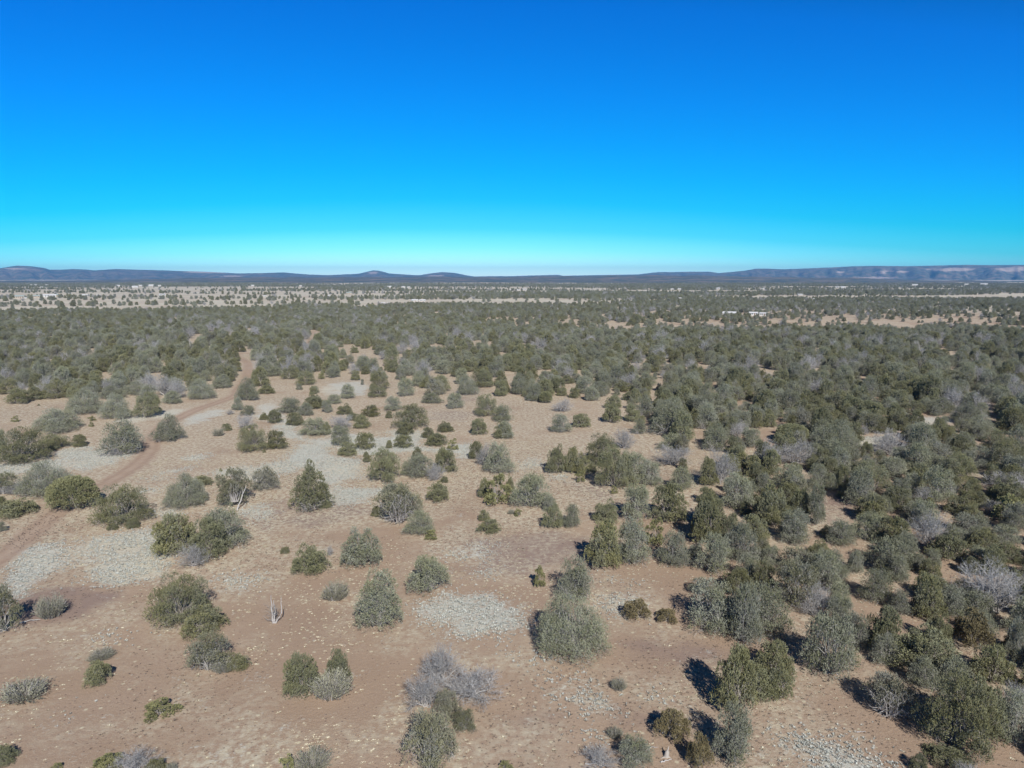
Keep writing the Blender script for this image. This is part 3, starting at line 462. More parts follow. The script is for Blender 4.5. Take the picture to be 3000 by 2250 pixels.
RIDGE = [[-35.44,0.568],[-34.52,0.751],[-33.78,0.713],[-33.03,0.607],[-32.75,0.496],[-32.07,0.499],[-31.38,0.549],[-30.58,0.507],[-30.18,0.463],[-28.83,0.563],[-27.57,0.522],[-26.49,0.503],[-24.73,0.438],[-23.14,0.394],[-20.81,0.275],[-19.25,0.303],[-17.65,0.357],[-15.91,0.205],[-14.39,0.154],[-12.07,0.261],[-11.15,0.473],[-10.94,0.526],[-10.49,0.5],[-9.7,0.29],[-7.71,0.158],[-7.31,0.158],[-6.5,0.292],[-5.56,0.399],[-4.62,0.346],[-3.54,0.132],[-2.99,0.051],[-1.63,0.078],[0.0,0.078],[1.63,0.132],[3.67,0.186],[4.08,0.105],[6.51,0.158],[9.97,0.21],[10.76,0.315],[11.54,0.393],[12.71,0.391],[13.87,0.416],[15.4,0.413],[16.03,0.308],[17.15,0.409],[17.89,0.484],[18.38,0.559],[18.74,0.634],[19.59,0.631],[20.55,0.577],[21.97,0.621],[24.26,0.709],[25.38,0.775],[26.91,0.789],[28.61,0.753],[30.66,0.784],[32.24,0.816],[33.58,0.782],[35.42,0.786]]
RISE = [[-35.51,-0.221],[-29.72,-0.189],[-23.17,-0.052],[-19.38,-0.002],[-13.37,-0.002],[-5.43,0.025],[0.0,-0.002],[5.43,0.078],[10.76,0.156],[14.65,0.102],[18.41,0.023],[22.01,-0.027],[24.31,-0.002],[27.62,-0.145],[31.74,-0.231],[35.51,-0.243]]
SNAG = (-20.86, 58.45)
STUMP = (9.74, 40.87)
FALLEN = [('pale forked fallen branch at the bottom edge left of the stump', (5.35, 40.02), -0.2, 1.6, 0.05, True), ('curved pale root-like branch lying below the broken stump', (9.65, 40.41), 0.3, 0.78, 0.05, False), ('short crooked dead branch left of the broken stump', (9.04, 41.65), 0.16, 0.75, 0.04, True), ('short straight stick lying on the bare soil at lower right', (23.24, 43.27), 0.0, 0.62, 0.04, False), ('thin fallen trunk lying left of the wispy bush near the left edge', (-42.28, 58.51), 0.37, 1.57, 0.05, True), ('pale dead branch resting at the left foot of the rusty juniper', (10.05, 43.08), -1.08, 0.87, 0.05, False)]
SCARS = [(27.15, 0.357, 0.4, 0.11), (34.81, 0.506, 0.88, 0.138), (-23.14, 0.369, 1.32, 0.083), (-21.29, 0.073, 0.88, 0.055), (-10.94, 0.341, 0.4, 0.083), (-7.05, -0.27, 0.66, 0.055), (26.53, -0.05, 1.32, 0.083), (28.48, -0.286, 1.54, 0.055), (24.51, 0.365, 0.35, 0.055), (6.51, -0.136, 0.88, 0.044), (-5.97, 0.105, 0.66, 0.041), (-34.72, 0.551, 0.66, 0.055), (31.28, 0.504, 1.32, 0.11), (11.31, -0.452, 1.32, 0.055), (28.43, 0.377, 0.4, 0.055)]
HAZE_COLOR = (0.19, 0.53, 1.0, 1)
HAZE_DENSITY = 6.6e-5

# ---------------------------------------------------------------- helpers
def link(o, parent=None):
    COL.objects.link(o)
    if parent is not None: o.parent = parent
    return o

def tag(o, label=None, category=None, group=None, kind=None):
    if label: o['label'] = label
    if category: o['category'] = category
    if group: o['group'] = group
    if kind: o['kind'] = kind
    return o

def vnoise(x, y, seed=0):
    """smooth value noise, 0..1, unit cells"""
    x = np.asarray(x, float); y = np.asarray(y, float)
    xi = np.floor(x).astype(np.int64); yi = np.floor(y).astype(np.int64)
    fx = x - xi; fy = y - yi
    fx = fx * fx * (3 - 2 * fx); fy = fy * fy * (3 - 2 * fy)
    def h(a, b):
        n = (a * 374761393 + b * 668265263 + seed * 1442695041) & 0xffffffff
        n = ((n ^ (n >> 13)) * 1274126177) & 0xffffffff
        return ((n ^ (n >> 16)) & 0xffff) / 65535.0
    return (h(xi, yi) * (1 - fx) + h(xi + 1, yi) * fx) * (1 - fy) + (h(xi, yi + 1) * (1 - fx) + h(xi + 1, yi + 1) * fx) * fy

def fbm(x, y, seed=0, octv=4):
    s, a, t = 0, 1.0, 0
    for i in range(octv):
        s = s + a * vnoise(x * 2 ** i, y * 2 ** i, seed + i * 17); t += a; a *= 0.5
    return s / t

def smooth(a, b, x):
    t = np.clip((x - a) / (b - a), 0, 1)
    return t * t * (3 - 2 * t)

def inside(poly, x, y):
    r = np.zeros(x.shape, bool)
    n = len(poly)
    for i in range(n):
        x1, y1 = poly[i]; x2, y2 = poly[(i + 1) % n]
        if y1 == y2: continue
        c = ((y1 > y) != (y2 > y)) & (x < (x2 - x1) * (y - y1) / (y2 - y1) + x1)
        r ^= c
    return r

def inside_any(polys, x, y):
    r = np.zeros(x.shape, bool)
    for p in polys:
        a = np.array(p)
        m = (x >= a[:, 0].min()) & (x <= a[:, 0].max()) & (y >= a[:, 1].min()) & (y <= a[:, 1].max())
        if m.any():
            idx = np.nonzero(m)
            r[idx] |= inside(p, x[idx], y[idx])
    return r

def road_dist(x, y, line):
    d = np.full(x.shape, 1e9)
    for (x1, y1), (x2, y2) in zip(line[:-1], line[1:]):
        vx, vy = x2 - x1, y2 - y1
        t = np.clip(((x - x1) * vx + (y - y1) * vy) / (vx * vx + vy * vy), 0, 1)
        d = np.minimum(d, np.hypot(x - x1 - t * vx, y - y1 - t * vy))
    return d

def smooth_line(L, n=6):
    """Catmull-Rom through the surveyed road points"""
    P = [np.array(p) for p in L]; P = [2 * P[0] - P[1]] + P + [2 * P[-1] - P[-2]]
    out = []
    for i in range(1, len(P) - 2):
        for k in range(n):
            t = k / n
            out.append(tuple(0.5 * (2 * P[i] + (P[i + 1] - P[i - 1]) * t + (2 * P[i - 1] - 5 * P[i] + 4 * P[i + 1] - P[i + 2]) * t * t + (3 * P[i] - P[i - 1] - 3 * P[i + 1] + P[i + 2]) * t ** 3)))
    out.append(tuple(P[-2]))
    return out
ROADS = [smooth_line(L) for L in ROADS]

def terrain(x, y):
    x = np.asarray(x, float); y = np.asarray(y, float)
    d = np.hypot(x, y)
    z = 3.2 * (fbm(x / 160 + 7, y / 130 + 3, 5, 3) - 0.5) * smooth(170, 420, d)
    z += 0.25 * (fbm(x / 18, y / 18, 9, 2) - 0.5) * smooth(20, 60, d)
    # a shallow wash crossing the middle distance, its far bank facing the camera
    wash = (y - 0.10 * x - 430) / 60
    z += -4.0 * np.exp(-wash * wash) * smooth(-140, 60, x)
    return z

def mesh_from_faces(name, verts, faces_n, nside, mat, attrs=None, smooth_shade=False):
    """verts (N,3); faces_n (M,nside) indices"""
    me = bpy.data.meshes.new(name)
    verts = np.asarray(verts, np.float32); faces_n = np.asarray(faces_n, np.int32)
    me.vertices.add(len(verts)); me.vertices.foreach_set('co', verts.ravel())
    m = len(faces_n)
    me.loops.add(m * nside); me.loops.foreach_set('vertex_index', faces_n.ravel())
    me.polygons.add(m)
    me.polygons.foreach_set('loop_start', np.arange(0, m * nside, nside, dtype=np.int32))
    me.polygons.foreach_set('loop_total', np.full(m, nside, np.int32))
    if smooth_shade: me.polygons.foreach_set('use_smooth', np.ones(m, bool))
    me.update(calc_edges=True)
    for k, v in (attrs or {}).items():
        at = me.attributes.new(k, 'FLOAT', 'POINT'); at.data.foreach_set('value', np.asarray(v, np.float32).ravel())
    if mat: me.materials.append(mat)
    return me

# ---------------------------------------------------------------- materials
class NT:
    def __init__(s, name, rough=0.9, spec=0.1):
        s.m = bpy.data.materials.new(name); s.m.use_nodes = True
        s.n = s.m.node_tree.nodes; s.l = s.m.node_tree.links
        s.b = s.n['Principled BSDF']; s.b.inputs['Roughness'].default_value = rough
        s.b.inputs['Specular IOR Level'].default_value = spec
    def new(s, t, **kw):
        q = s.n.new(t)
        for k, v in kw.items(): setattr(q, k, v)
        return q
    def val(s, inp, v):
        if isinstance(v, bpy.types.NodeSocket): s.l.new(v, inp)
        elif v is not None: inp.default_value = (*v, 1) if isinstance(v, tuple) and len(v) == 3 and inp.type == 'RGBA' else v
    def mix(s, f, a, b, mode='MIX'):
        q = s.new('ShaderNodeMix', data_type='RGBA', blend_type=mode)
        s.val(q.inputs[0], f); s.val(q.inputs[6], a); s.val(q.inputs[7], b)
        return q.outputs[2]
    def math(s, op, a, b=None, clamp=False):
        q = s.new('ShaderNodeMath', operation=op, use_clamp=clamp); s.val(q.inputs[0], a)
        if b is not None: s.val(q.inputs[1], b)
        return q.outputs[0]
    def rng(s, v, a, b, c=0.0, d=1.0):
        q = s.new('ShaderNodeMapRange'); s.val(q.inputs[0], v)
        for i, k in enumerate((a, b, c, d)): q.inputs[i + 1].default_value = k
        return q.outputs[0]
    def attr(s, name):
        return s.new('ShaderNodeAttribute', attribute_name=name).outputs['Fac']
    def coord(s): return s.new('ShaderNodeTexCoord').outputs['Object']
    def noise(s, vec, scale, detail=4.0, rough=0.55):
        q = s.new('ShaderNodeTexNoise'); s.l.new(vec, q.inputs['Vector'])
        q.inputs['Scale'].default_value = scale; q.inputs['Detail'].default_value = detail; q.inputs['Roughness'].default_value = rough
        return q.outputs['Fac']
    def voro(s, vec, scale, rand=1.0):
        q = s.new('ShaderNodeTexVoronoi'); s.l.new(vec, q.inputs['Vector'])
        q.inputs['Scale'].default_value = scale; q.inputs['Randomness'].default_value = rand
        return q
    def color(s, c): s.val(s.b.inputs['Base Color'], c); return s.m

def foliage(name, dark, light, var=0.35, alt=None, grey=None):
    t = NT(name, 0.75, 0.25)
    rnd = t.new('ShaderNodeObjectInfo').outputs['Random']
    c = t.mix(t.attr('tone'), dark, light)
    if grey: c = t.mix(t.attr('hue'), c, grey)
    if alt: c = t.mix(t.math('MULTIPLY', rnd, 0.6), c, alt)
    v = t.math('FRACT', t.math('MULTIPLY', rnd, 7.13))
    v = t.rng(v, 0, 1, 1 - var * 0.5, 1 + var * 0.5)
    cc = t.new('ShaderNodeCombineXYZ')
    for i in range(3): t.val(cc.inputs[i], v)
    c = t.mix(1.0, c, cc.outputs[0], 'MULTIPLY')
    return t.color(c)

M_OLIVE = foliage('juniper_olive', (0.098, 0.100, 0.048), (0.285, 0.272, 0.128), 0.42, (0.175, 0.185, 0.115), (0.22, 0.222, 0.16))
M_GREY = foliage('juniper_grey', (0.14, 0.15, 0.118), (0.365, 0.375, 0.31), 0.4, (0.20, 0.208, 0.125), (0.17, 0.178, 0.092))
M_MIXED = foliage('juniper_mixed', (0.115, 0.112, 0.075), (0.29, 0.28, 0.185), 0.4, (0.15, 0.155, 0.075), (0.27, 0.27, 0.245))
M_YOUNG = foliage('juniper_young', (0.135, 0.140, 0.068), (0.324, 0.315, 0.153), 0.25)
M_RUST = foliage('juniper_rusty', (0.117, 0.099, 0.054), (0.279, 0.234, 0.126), 0.2)
M_SHRUB = foliage('shrub_leaf', (0.170, 0.176, 0.131), (0.353, 0.346, 0.261), 0.3, (0.209, 0.203, 0.131))
M_BARK = foliage('juniper_bark', (0.20, 0.175, 0.15), (0.40, 0.37, 0.34), 0.3)
M_DEAD = foliage('dead_wood', (0.24, 0.225, 0.22), (0.46, 0.44, 0.425), 0.25)
M_PTWIG = foliage('pale_twigs', (0.185, 0.18, 0.18), (0.44, 0.435, 0.43), 0.25)
M_TWIG = foliage('grey_twigs', (0.165, 0.155, 0.145), (0.39, 0.375, 0.36), 0.25)

# ---------------------------------------------------------------- plant shapes
class Quads:
    def __init__(s): s.v = []; s.f = []; s.t = []; s.h = []; s.n = 0; s.hue = 0.0
    def add(s, v, f, tone):
        s.v.append(v); s.f.append(f + s.n); s.t.append(tone); s.h.append(np.full(len(v), s.hue)); s.n += len(v)
    def mesh(s, name, mat):
        return mesh_from_faces(name, np.concatenate(s.v), np.concatenate(s.f), 4, mat, {'tone': np.concatenate(s.t), 'hue': np.concatenate(s.h)})

def unit(a):
    return a / np.maximum(np.linalg.norm(a, axis=-1, keepdims=True), 1e-9)

def leaf_quads(R, q, c, axis, ln, wd, tone):
    n = len(c)
    axis = unit(axis); side = unit(np.cross(axis, R.normal(size=(n, 3))))
    ln = ln[:, None]; wd = wd[:, None]
    v = np.stack([c - axis * ln * .5 - side * wd * .35, c - axis * ln * .3 + side * wd * .5 , c + axis * ln * .5 + side * wd * .15, c + axis * ln * .25 - side * wd * .5], 1).reshape(-1, 3)
    q.add(v, np.arange(4 * n).reshape(-1, 4), np.repeat(tone, 4))

def strips(R, q, p0, p1, w0, w1, tone):
    n = len(p0)
    side = unit(np.cross(p1 - p0, R.normal(size=(n, 3))))
    a = side * np.asarray(w0).reshape(-1, 1) * .5; b = side * np.asarray(w1).reshape(-1, 1) * .5
    v = np.stack([p0 - a, p0 + a, p1 + b, p1 - b], 1).reshape(-1, 3)
    q.add(v, np.arange(4 * n).reshape(-1, 4), np.repeat(np.broadcast_to(tone, (n,)), 4))

def tube(q, pts, rad, sides=6, tone=0.5):
    pts = np.asarray(pts, float); n = len(pts)
    tg = unit(np.gradient(pts, axis=0)); ref = np.array([0.31, 0.17, 0.93])
    u = unit(np.cross(tg, ref)); w = np.cross(tg, u)
    an = np.linspace(0, 2 * math.pi, sides, endpoint=False)
    v = pts[:, None] + np.asarray(rad)[:, None, None] * (u[:, None] * np.cos(an)[None, :, None] + w[:, None] * np.sin(an)[None, :, None])
    f = []
    for i in range(n - 1):
        for k in range(sides):
            f.append((i * sides + k, i * sides + (k + 1) % sides, (i + 1) * sides + (k + 1) % sides, (i + 1) * sides + k))
    q.add(v.reshape(-1, 3), np.array(f), np.full(n * sides, tone))

def curve_pts(R, a, b, n=5, wob=0.08, sag=0.0):
    a = np.asarray(a, float); b = np.asarray(b, float)
    t = np.linspace(0, 1, n)[:, None]
    L = np.linalg.norm(b - a)
    p = a + (b - a) * t + R.normal(size=(n, 3)) * wob * L * np.sin(t * math.pi)
    p[:, 2] += sag * L * (t[:, 0] - t[:, 0] ** 2)
    return p

def lobes_for(kind, R, W, H, seed_skirt=True):
    out = []
    rad = W / 2
    if kind == 'R':
        out.append((0, 0, H * .47, rad * .97, H * .52, 5.0))
        for i in range(7):
            a = i / 7 * 2 * math.pi + R.uniform(-.2, .2)
            out.append((rad * .62 * math.cos(a), rad * .62 * math.sin(a), H * R.uniform(.28, .5), rad * .44, H * .36, 1.0))
        for i in range(9):
            a = i / 9 * 2 * math.pi
            out.append((rad * .66 * math.cos(a), rad * .66 * math.sin(a), H * .2, rad * .34, H * .2, 1.0))
        return out
    if kind == 'P':
        for s, k in ((-1, 1.0), (1, .97)):
            for l in lobes_for('C', R, W * .72, H * k): out.append((l[0] + s * W * .15, l[1], l[2], l[3], l[4], l[5]))
        return out
    if kind in 'CE':
        levels = 7
        for j in range(levels):
            z = H * (0.13 + 0.75 * j / (levels - 1))
            rr = rad * ((1 - (j / (levels - .2)) ** 1.3) if kind == 'C' else math.sqrt(1 - (j / (levels - .3)) ** 1.9)) * .72
            n = max(1, int(round(6.5 * rr / rad * 1.3)))
            for i in range(n):
                a = 2 * math.pi * (i / n) + R.uniform(-.4, .4) + j
                r_ = rr * R.uniform(.8, 1.1) if n > 1 else 0.02
                out.append((r_ * math.cos(a), r_ * math.sin(a), z + R.uniform(-.1, .1), rad * R.uniform(.30, .38) * (1 - (.35 if kind == 'C' else .1) * j / levels), H * R.uniform(.14, .19), 1.0))
        return out
    n = {'O': 24, 'G': 27, 'M': 19, 'Y': 8, 'W': 22, 'L': 40, 'K': 34}.get(kind, 16)
    fine = .84 if kind in 'LK' else 1.0
    skew = R.uniform(-.22, .22, 2) * rad
    pw = R.uniform(1.6, 3.2)          # pointed to domed
    squash = R.uniform(.82, 1.0)
    for i in range(n):
        a = i * 2.399 + R.uniform(-.6, .6)
        rr = math.sqrt((i + .4) / n) * .80 * R.uniform(.85, 1.08)
        top = H * max(1 - min(rr * 1.02, .97) ** pw, .12) ** .52 * R.uniform(.66, 1.06)
        rx = rad * R.uniform(.17, .29) * fine
        if kind == 'M': rx *= R.uniform(.8, 1.15)
        rz = min(rx * R.uniform(1.15, 1.9), max(top * .5, rx * .8))
        x, y = rr * rad * math.cos(a), rr * rad * math.sin(a) * squash
        s = (1 - rr)
        out.append((x + skew[0] * s, y + skew[1] * s, max(top - rz, rz * .72), rx, rz, 1.0))
        if top - 2 * rz > .25 * H and R.uniform() < .5:      # a lower branch of foliage under a high one
            out.append((x * 1.05, y * 1.05, max(top - 2.6 * rz, rz * .6), rx, rz * .8, .7))
        if rr > .45 and (kind != 'M' or R.uniform() < .4) and (seed_skirt or R.uniform() < .5):
            out.append((x * 1.1, y * 1.1, H * .15, rx * 1.25, H * .17, .9))
    return out

def make_foliage_plant(kind, seed, W, H, mats, leaves=6500, twigs=500, lsize=1.0, ragged=0.0):
    R = np.random.default_rng(seed)
    lobes = lobes_for(kind, R, W, H, seed % 3 != 0)
    q = Quads(); tq = Quads()
    area = np.array([l[3] * (l[3] + l[4]) * l[5] for l in lobes]); area /= area.sum()
    for (cx, cy, cz, rx, rz, wt), fr in zip(lobes, area):
        n = int(leaves * 1.9 * fr); q.hue = R.uniform(0, 1) ** 2 * .9
        d = unit(R.normal(size=(n, 3)))
        down = d[:, 2] < -0.35
        d[down, 2] *= -1
        # finger-like plumes: bunch directions round a few dozen tips
        k = max(6, int(10 + 60 * rx))
        tips = unit(R.normal(size=(k, 3)) + np.array([0, 0, .35]))
        near = np.argmax(d @ tips.T, 1)
        g = tips[near]
        plume = (R.uniform(.82, 1.28, k) if kind != 'R' else R.uniform(.97, 1.05, k))[near]
        d2 = unit(d + g * R.uniform(.2, .9, (n, 1)))
        c = np.array([cx, cy, cz]) + d2 * np.array([rx, rx, rz]) * (plume * R.uniform(.62, 1.08, n) ** (.6))[:, None]
        if ragged:
            far = R.uniform(size=n) < ragged
            c[far] += d2[far] * R.uniform(.05, .28, (far.sum(), 1))
        c[:, 2] = np.maximum(c[:, 2], 0.04)
        ax = d2 + np.array([0, 0, .75]) + R.normal(size=(n, 3)) * .45
        base = R.uniform(.25, .75)
        tone = np.clip(base * .6 + R.uniform(0, .25, k)[near] + R.uniform(-.12, .25, n), 0, 1)
        leaf_quads(R, q, c, ax, R.uniform(.075, .17, n) * lsize, R.uniform(.035, .07, n) * lsize, tone)
        # limb to the lobe
        b = curve_pts(R, (R.uniform(-.1, .1), R.uniform(-.1, .1), 0.0), (cx * .8, cy * .8, cz + rz * .2), 5, .07)
        b[0, 2] = -.05
        tube(tq, b, np.linspace(.055, .016, 5) * min(W / 4, 1.25) * (1.2 if rz > .2 * H else .9), 5, R.uniform(.2, .9))
        m = int(twigs * fr)
        if m:
            dd = unit(R.normal(size=(m, 3)) + np.array([0, 0, .25])); s0 = np.array([rx, rx, rz])
            p0 = np.array([cx, cy, cz]) + dd * s0 * R.uniform(.3, .75, (m, 1))
            p1 = p0 + unit(dd + R.normal(size=(m, 3)) * .5) * R.uniform(.25, .6, (m, 1)) * rx * 1.3
            p1[:, 2] = np.maximum(p1[:, 2], .03)
            strips(R, tq, p0, p1, R.uniform(.018, .032, m), .006, R.uniform(.4, 1, m))
    # short stout trunk, twisted and forked low
    tube(tq, curve_pts(R, (0, 0, -.15), (R.uniform(-.1, .1) * W, R.uniform(-.1, .1) * W, H * .62), 7, .05), np.linspace(.14, .03, 7) * (W / 4), 8, .35)
    tube(tq, curve_pts(R, (.05, 0, -.1), (R.uniform(-.2, .2) * W, R.uniform(-.2, .2) * W, H * .5), 6, .06), np.linspace(.10, .025, 6) * (W / 4), 7, .6)
    return [('crown', q.mesh('crown', mats[0])), ('trunk', tq.mesh('trunk', mats[1]))]

def make_bare(seed, W, H, sparse=1.0, lean=(0, 0), mats=None):
    R = np.random.default_rng(seed); q = Quads(); tq = Quads()
    ends = []
    nl = 13
    for i in range(nl):
        a = i * 2.399; rr = math.sqrt((i + .3) / nl)
        e = np.array([rr * W * .40 * math.cos(a) + lean[0] * W, rr * W * .40 * math.sin(a) + lean[1] * W, H * R.uniform(.45, .82) * math.sqrt(max(1 - rr * rr * .8, .1))])
        p = curve_pts(R, (R.uniform(-.08, .08), R.uniform(-.08, .08), -.05), e, 6, .09, .12)
        tube(q, p, np.linspace(.075, .016, 6) * (W / 4) * R.uniform(.7, 1.2), 6, R.uniform(.4, 1))
        ends += [(p[j], unit(p[min(j + 1, 5)] - p[j - 1])) for j in range(2, 6)]
    cur = [(p, d, .30 * W) for p, d in ends]
    for lev, (kids, w, cut) in enumerate(((4, .030, .55), (4, .018, .5), (3, .010, .5))):
        p0 = []; p1 = []; nxt = []
        for p, d, L in cur:
            for k in range(kids):
                if R.uniform() > sparse: continue
                dd = unit(d + R.normal(size=3) * .65 + np.array([0, 0, .10]))
                l = L * R.uniform(.35, .8)
                e = p + dd * l
                e[2] = max(e[2], .05)
                p0.append(p); p1.append(e); nxt.append((e, dd, L * cut)); nxt.append((p + dd * l * .55, dd, L * cut)) if lev < 1 else None
        p0 = np.array(p0); p1 = np.array(p1); n = len(p0)
        mid = (p0 + p1) / 2 + R.normal(size=(n, 3)) * .05 * np.linalg.norm(p1 - p0, axis=1, keepdims=True)
        tn = R.uniform(.1, 1, n)
        strips(R, tq, p0, mid, np.full(n, w), np.full(n, w * .8), tn); strips(R, tq, mid, p1, np.full(n, w * .8), np.full(n, w * .4), tn)
        cur = nxt
    return [('trunk', q.mesh('trunk', mats[0])), ('twigs', tq.mesh('twigs', mats[1]))]

def make_shrub(seed, W, H):
    R = np.random.default_rng(seed); q = Quads(); lq = Quads()
    n = 520
    a = R.uniform(0, 2 * math.pi, n); r = np.sqrt(R.uniform(0, 1, n)) * W * .22
    p0 = np.stack([r * np.cos(a), r * np.sin(a) , np.zeros(n)], 1)
    lobe = vnoise(np.cos(a) * 2 + seed, np.sin(a) * 2, seed) * .5 + .65
    out = R.uniform(.05, .30, n) * W
    h = H * R.uniform(.45, 1.0, n) * np.sqrt(np.clip(1 - ((r + out * .8) / (W * .56)) ** 2, .08, 1)) * lobe
    p1 = p0 + np.stack([np.cos(a) * out, np.sin(a) * out, h], 1)
    mid = (p0 * .45 + p1 * .55) + R.normal(size=(n, 3)) * .03; mid[:, 2] += h * .08
    tn = R.uniform(.1, 1, n)
    strips(R, q, p0, mid, .022, .014, tn); strips(R, q, mid, p1, .014, .006, tn)
    m = 2600
    i = R.integers(0, n, m); t = R.uniform(.35, 1.05, m)[:, None]
    c = p0[i] + (p1[i] - p0[i]) * t + R.normal(size=(m, 3)) * .035
    c[:, 2] = np.maximum(c[:, 2], .03)
    leaf_quads(R, lq, c, unit(p1[i] - p0[i]) + R.normal(size=(m, 3)) * .3, R.uniform(.07, .15, m), R.uniform(.02, .042, m), np.clip(R.uniform(0, .6, m) + t[:, 0] * .35, 0, 1))
    return [('foliage', lq.mesh('foliage', M_SHRUB)), ('stems', q.mesh('stems', M_TWIG))]

def make_white_fan(seed):
    parts = make_foliage_plant('W', seed, 4.2, 4.0, (M_MIXED, M_BARK), 6500, 300)
    R = np.random.default_rng(seed + 1); q = Quads()
    for i in range(16):      # the fan of bleached limbs on the camera-facing side of the crown
        a = -math.pi / 2 + (i - 7.5) / 8 * 0.9
        e = (math.cos(a) * 1.5 * R.uniform(.6, 1.0), -1.25 + R.uniform(-.15, .5), R.uniform(2.2, 3.5) * (1 - abs(i - 7.5) / 22))
        tube(q, curve_pts(R, (math.cos(a) * .5, -1.15, .6), e, 6, .05, .05), np.linspace(.035, .010, 6), 5, R.uniform(.6, 1))
    parts.append(('dead_branches', q.mesh('dead_branches', M_DEAD)))
    q = Quads()
    tube(q, curve_pts(R, (.25, -2.2, 0), (1.35, -1.7, 2.4), 6, .02), np.linspace(.075, .03, 6), 7, .9)
    tube(q, curve_pts(R, (.9, -1.9, 1.4), (1.0, -1.9, 2.3), 4, .04), np.linspace(.03, .01, 4), 5, .9)
    parts.append(('leaning_limb', q.mesh('leaning_limb', M_DEAD)))
    return parts

def dead_fan(parts, seed, W, H, n=22, side=-1.0, low=0.1, up=.6, mat=None):
    """bleached limbs showing through one side of a crown"""
    R = np.random.default_rng(seed); q = Quads()
    for i in range(n):
        a = -math.pi / 2 + R.uniform(-.9, .9) + (0 if side < 0 else .8)
        r = W * .5 * R.uniform(.75, 1.1)
        b = (math.cos(a) * r * .3, math.sin(a) * r * .55, H * low * R.uniform(.5, 2))
        e = (math.cos(a) * r, math.sin(a) * r * 1.02, H * R.uniform(low, up))
        pts = curve_pts(R, b, e, 6, .08, .1)
        tube(q, pts, np.linspace(.030, .008, 6), 5, R.uniform(.5, 1))
        for k in range(7):
            j = R.integers(2, 6); d = unit(R.normal(size=3) + np.array([0, -.3, .3])); 
            strips(R, q, pts[j][None], (pts[j] + d * R.uniform(.2, .5))[None], .014, .005, R.uniform(.5, 1))
    parts.append(('dead_branches', q.mesh('dead_branches', M_DEAD)))
    return parts

NOM = {}      # nominal crown width and height of each shape
SHAPES = {}
def shape(key, parts, W, H): SHAPES[key] = parts; NOM[key] = (W, H)

for i in range(6): shape(('O', i), make_foliage_plant('O', 100 + i, 4.0, 3.5, (M_OLIVE, M_BARK), 7600, 260), 4.0, 3.5)
for i in range(6): shape(('G', i), make_foliage_plant('G', 200 + i, 4.0, 3.5, (M_GREY, M_TWIG), 6600, 1100, .88, .25), 4.0, 3.5)
for i in range(2): shape(('C', i), make_foliage_plant('C', 300 + i, 4.0, 5.0, (M_GREY if i else M_MIXED, M_BARK), 8800, 500, .9), 4.0, 5.0)
shape(('E', 0), make_foliage_plant('E', 320, 4.0, 5.0, (M_GREY, M_TWIG), 9500, 500, .85), 4.0, 5.0)
shape(('P', 0), make_foliage_plant('P', 330, 4.0, 4.2, (M_GREY, M_TWIG), 9000, 500, .85), 4.0, 4.2)
shape(('R', 0), make_foliage_plant('R', 400, 4.0, 3.5, (M_OLIVE, M_BARK), 11000, 60), 4.0, 3.5)
for i in range(4): shape(('M', i), make_foliage_plant('M', 500 + i, 4.0, 3.6, (M_MIXED, M_TWIG), 5200, 900, .95, .3), 4.0, 3.6)
for i in range(4): shape(('B', i), make_bare(600 + i, 4.0, 3.4, 1.0, (0, 0), (M_DEAD, M_PTWIG)), 4.0, 3.4)
for i in range(3): shape(('S', i), make_shrub(700 + i, 2.4, 1.2), 2.4, 1.2)
for i in range(2): shape(('Y', i), make_foliage_plant('Y', 800 + i, 1.8, 2.0, (M_YOUNG, M_BARK), 2300, 40, .8), 1.8, 2.0)
shape(('W', 0), make_white_fan(900), 4.2, 4.0)
shape(('D', 0), dead_fan(make_foliage_plant('M', 510, 4.0, 3.6, (M_MIXED, M_TWIG), 5600, 900, .95, .3), 1, 4.0, 3.6, 34, -1, .08, .8), 4.0, 3.6)
shape(('D', 1), dead_fan(make_foliage_plant('G', 210, 4.0, 3.5, (M_GREY, M_TWIG), 6200, 800, .9, .2), 2, 4.0, 3.5, 26, -1, .05, .45), 4.0, 3.5)
shape(('D', 2), dead_fan(make_foliage_plant('C', 310, 4.0, 5.0, (M_OLIVE, M_BARK), 8200, 300, .95), 3, 4.0, 5.0, 26, -1, .03, .35), 4.0, 5.0)
shape(('T', 0), make_foliage_plant('M', 520, 4.0, 3.5, (M_RUST, M_BARK), 6500, 300), 4.0, 3.5)

for i in range(2): shape(('L', i), make_foliage_plant('L', 211 + i * 3, 8.0, 5.2, (M_GREY, M_TWIG), 17000, 2600, .95, .25), 8.0, 5.2)
for i in range(2): shape(('K', i), make_foliage_plant('K', 111 + i * 4, 7.0, 5.0, (M_OLIVE, M_BARK), 14000, 900, .95, .05), 7.0, 5.0)
NAMES = {'O': 'juniper_tree', 'G': 'juniper_tree', 'C': 'juniper_tree', 'R': 'juniper_tree', 'M': 'juniper_tree', 'W': 'juniper_tree', 'B': 'bare_tree', 'S': 'wispy_shrub', 'Y': 'young_juniper'}
CATS = {'bare_tree': 'bare tree', 'wispy_shrub': 'shrub', 'young_juniper': 'juniper bush', 'juniper_tree': 'juniper tree'}
GROUPS = {'bare_tree': 'leafless grey trees among the junipers', 'wispy_shrub': 'low wispy shrubs on the open soil', 'young_juniper': 'small bright junipers on open ground', 'juniper_tree': 'junipers scattered over the open woodland'}
SOURCE = {}           # the first tree of each shape, used again for the woodland
rnd = random.Random(4)
turn = {k: 0 for k in 'OGCRMBSYWLK'}
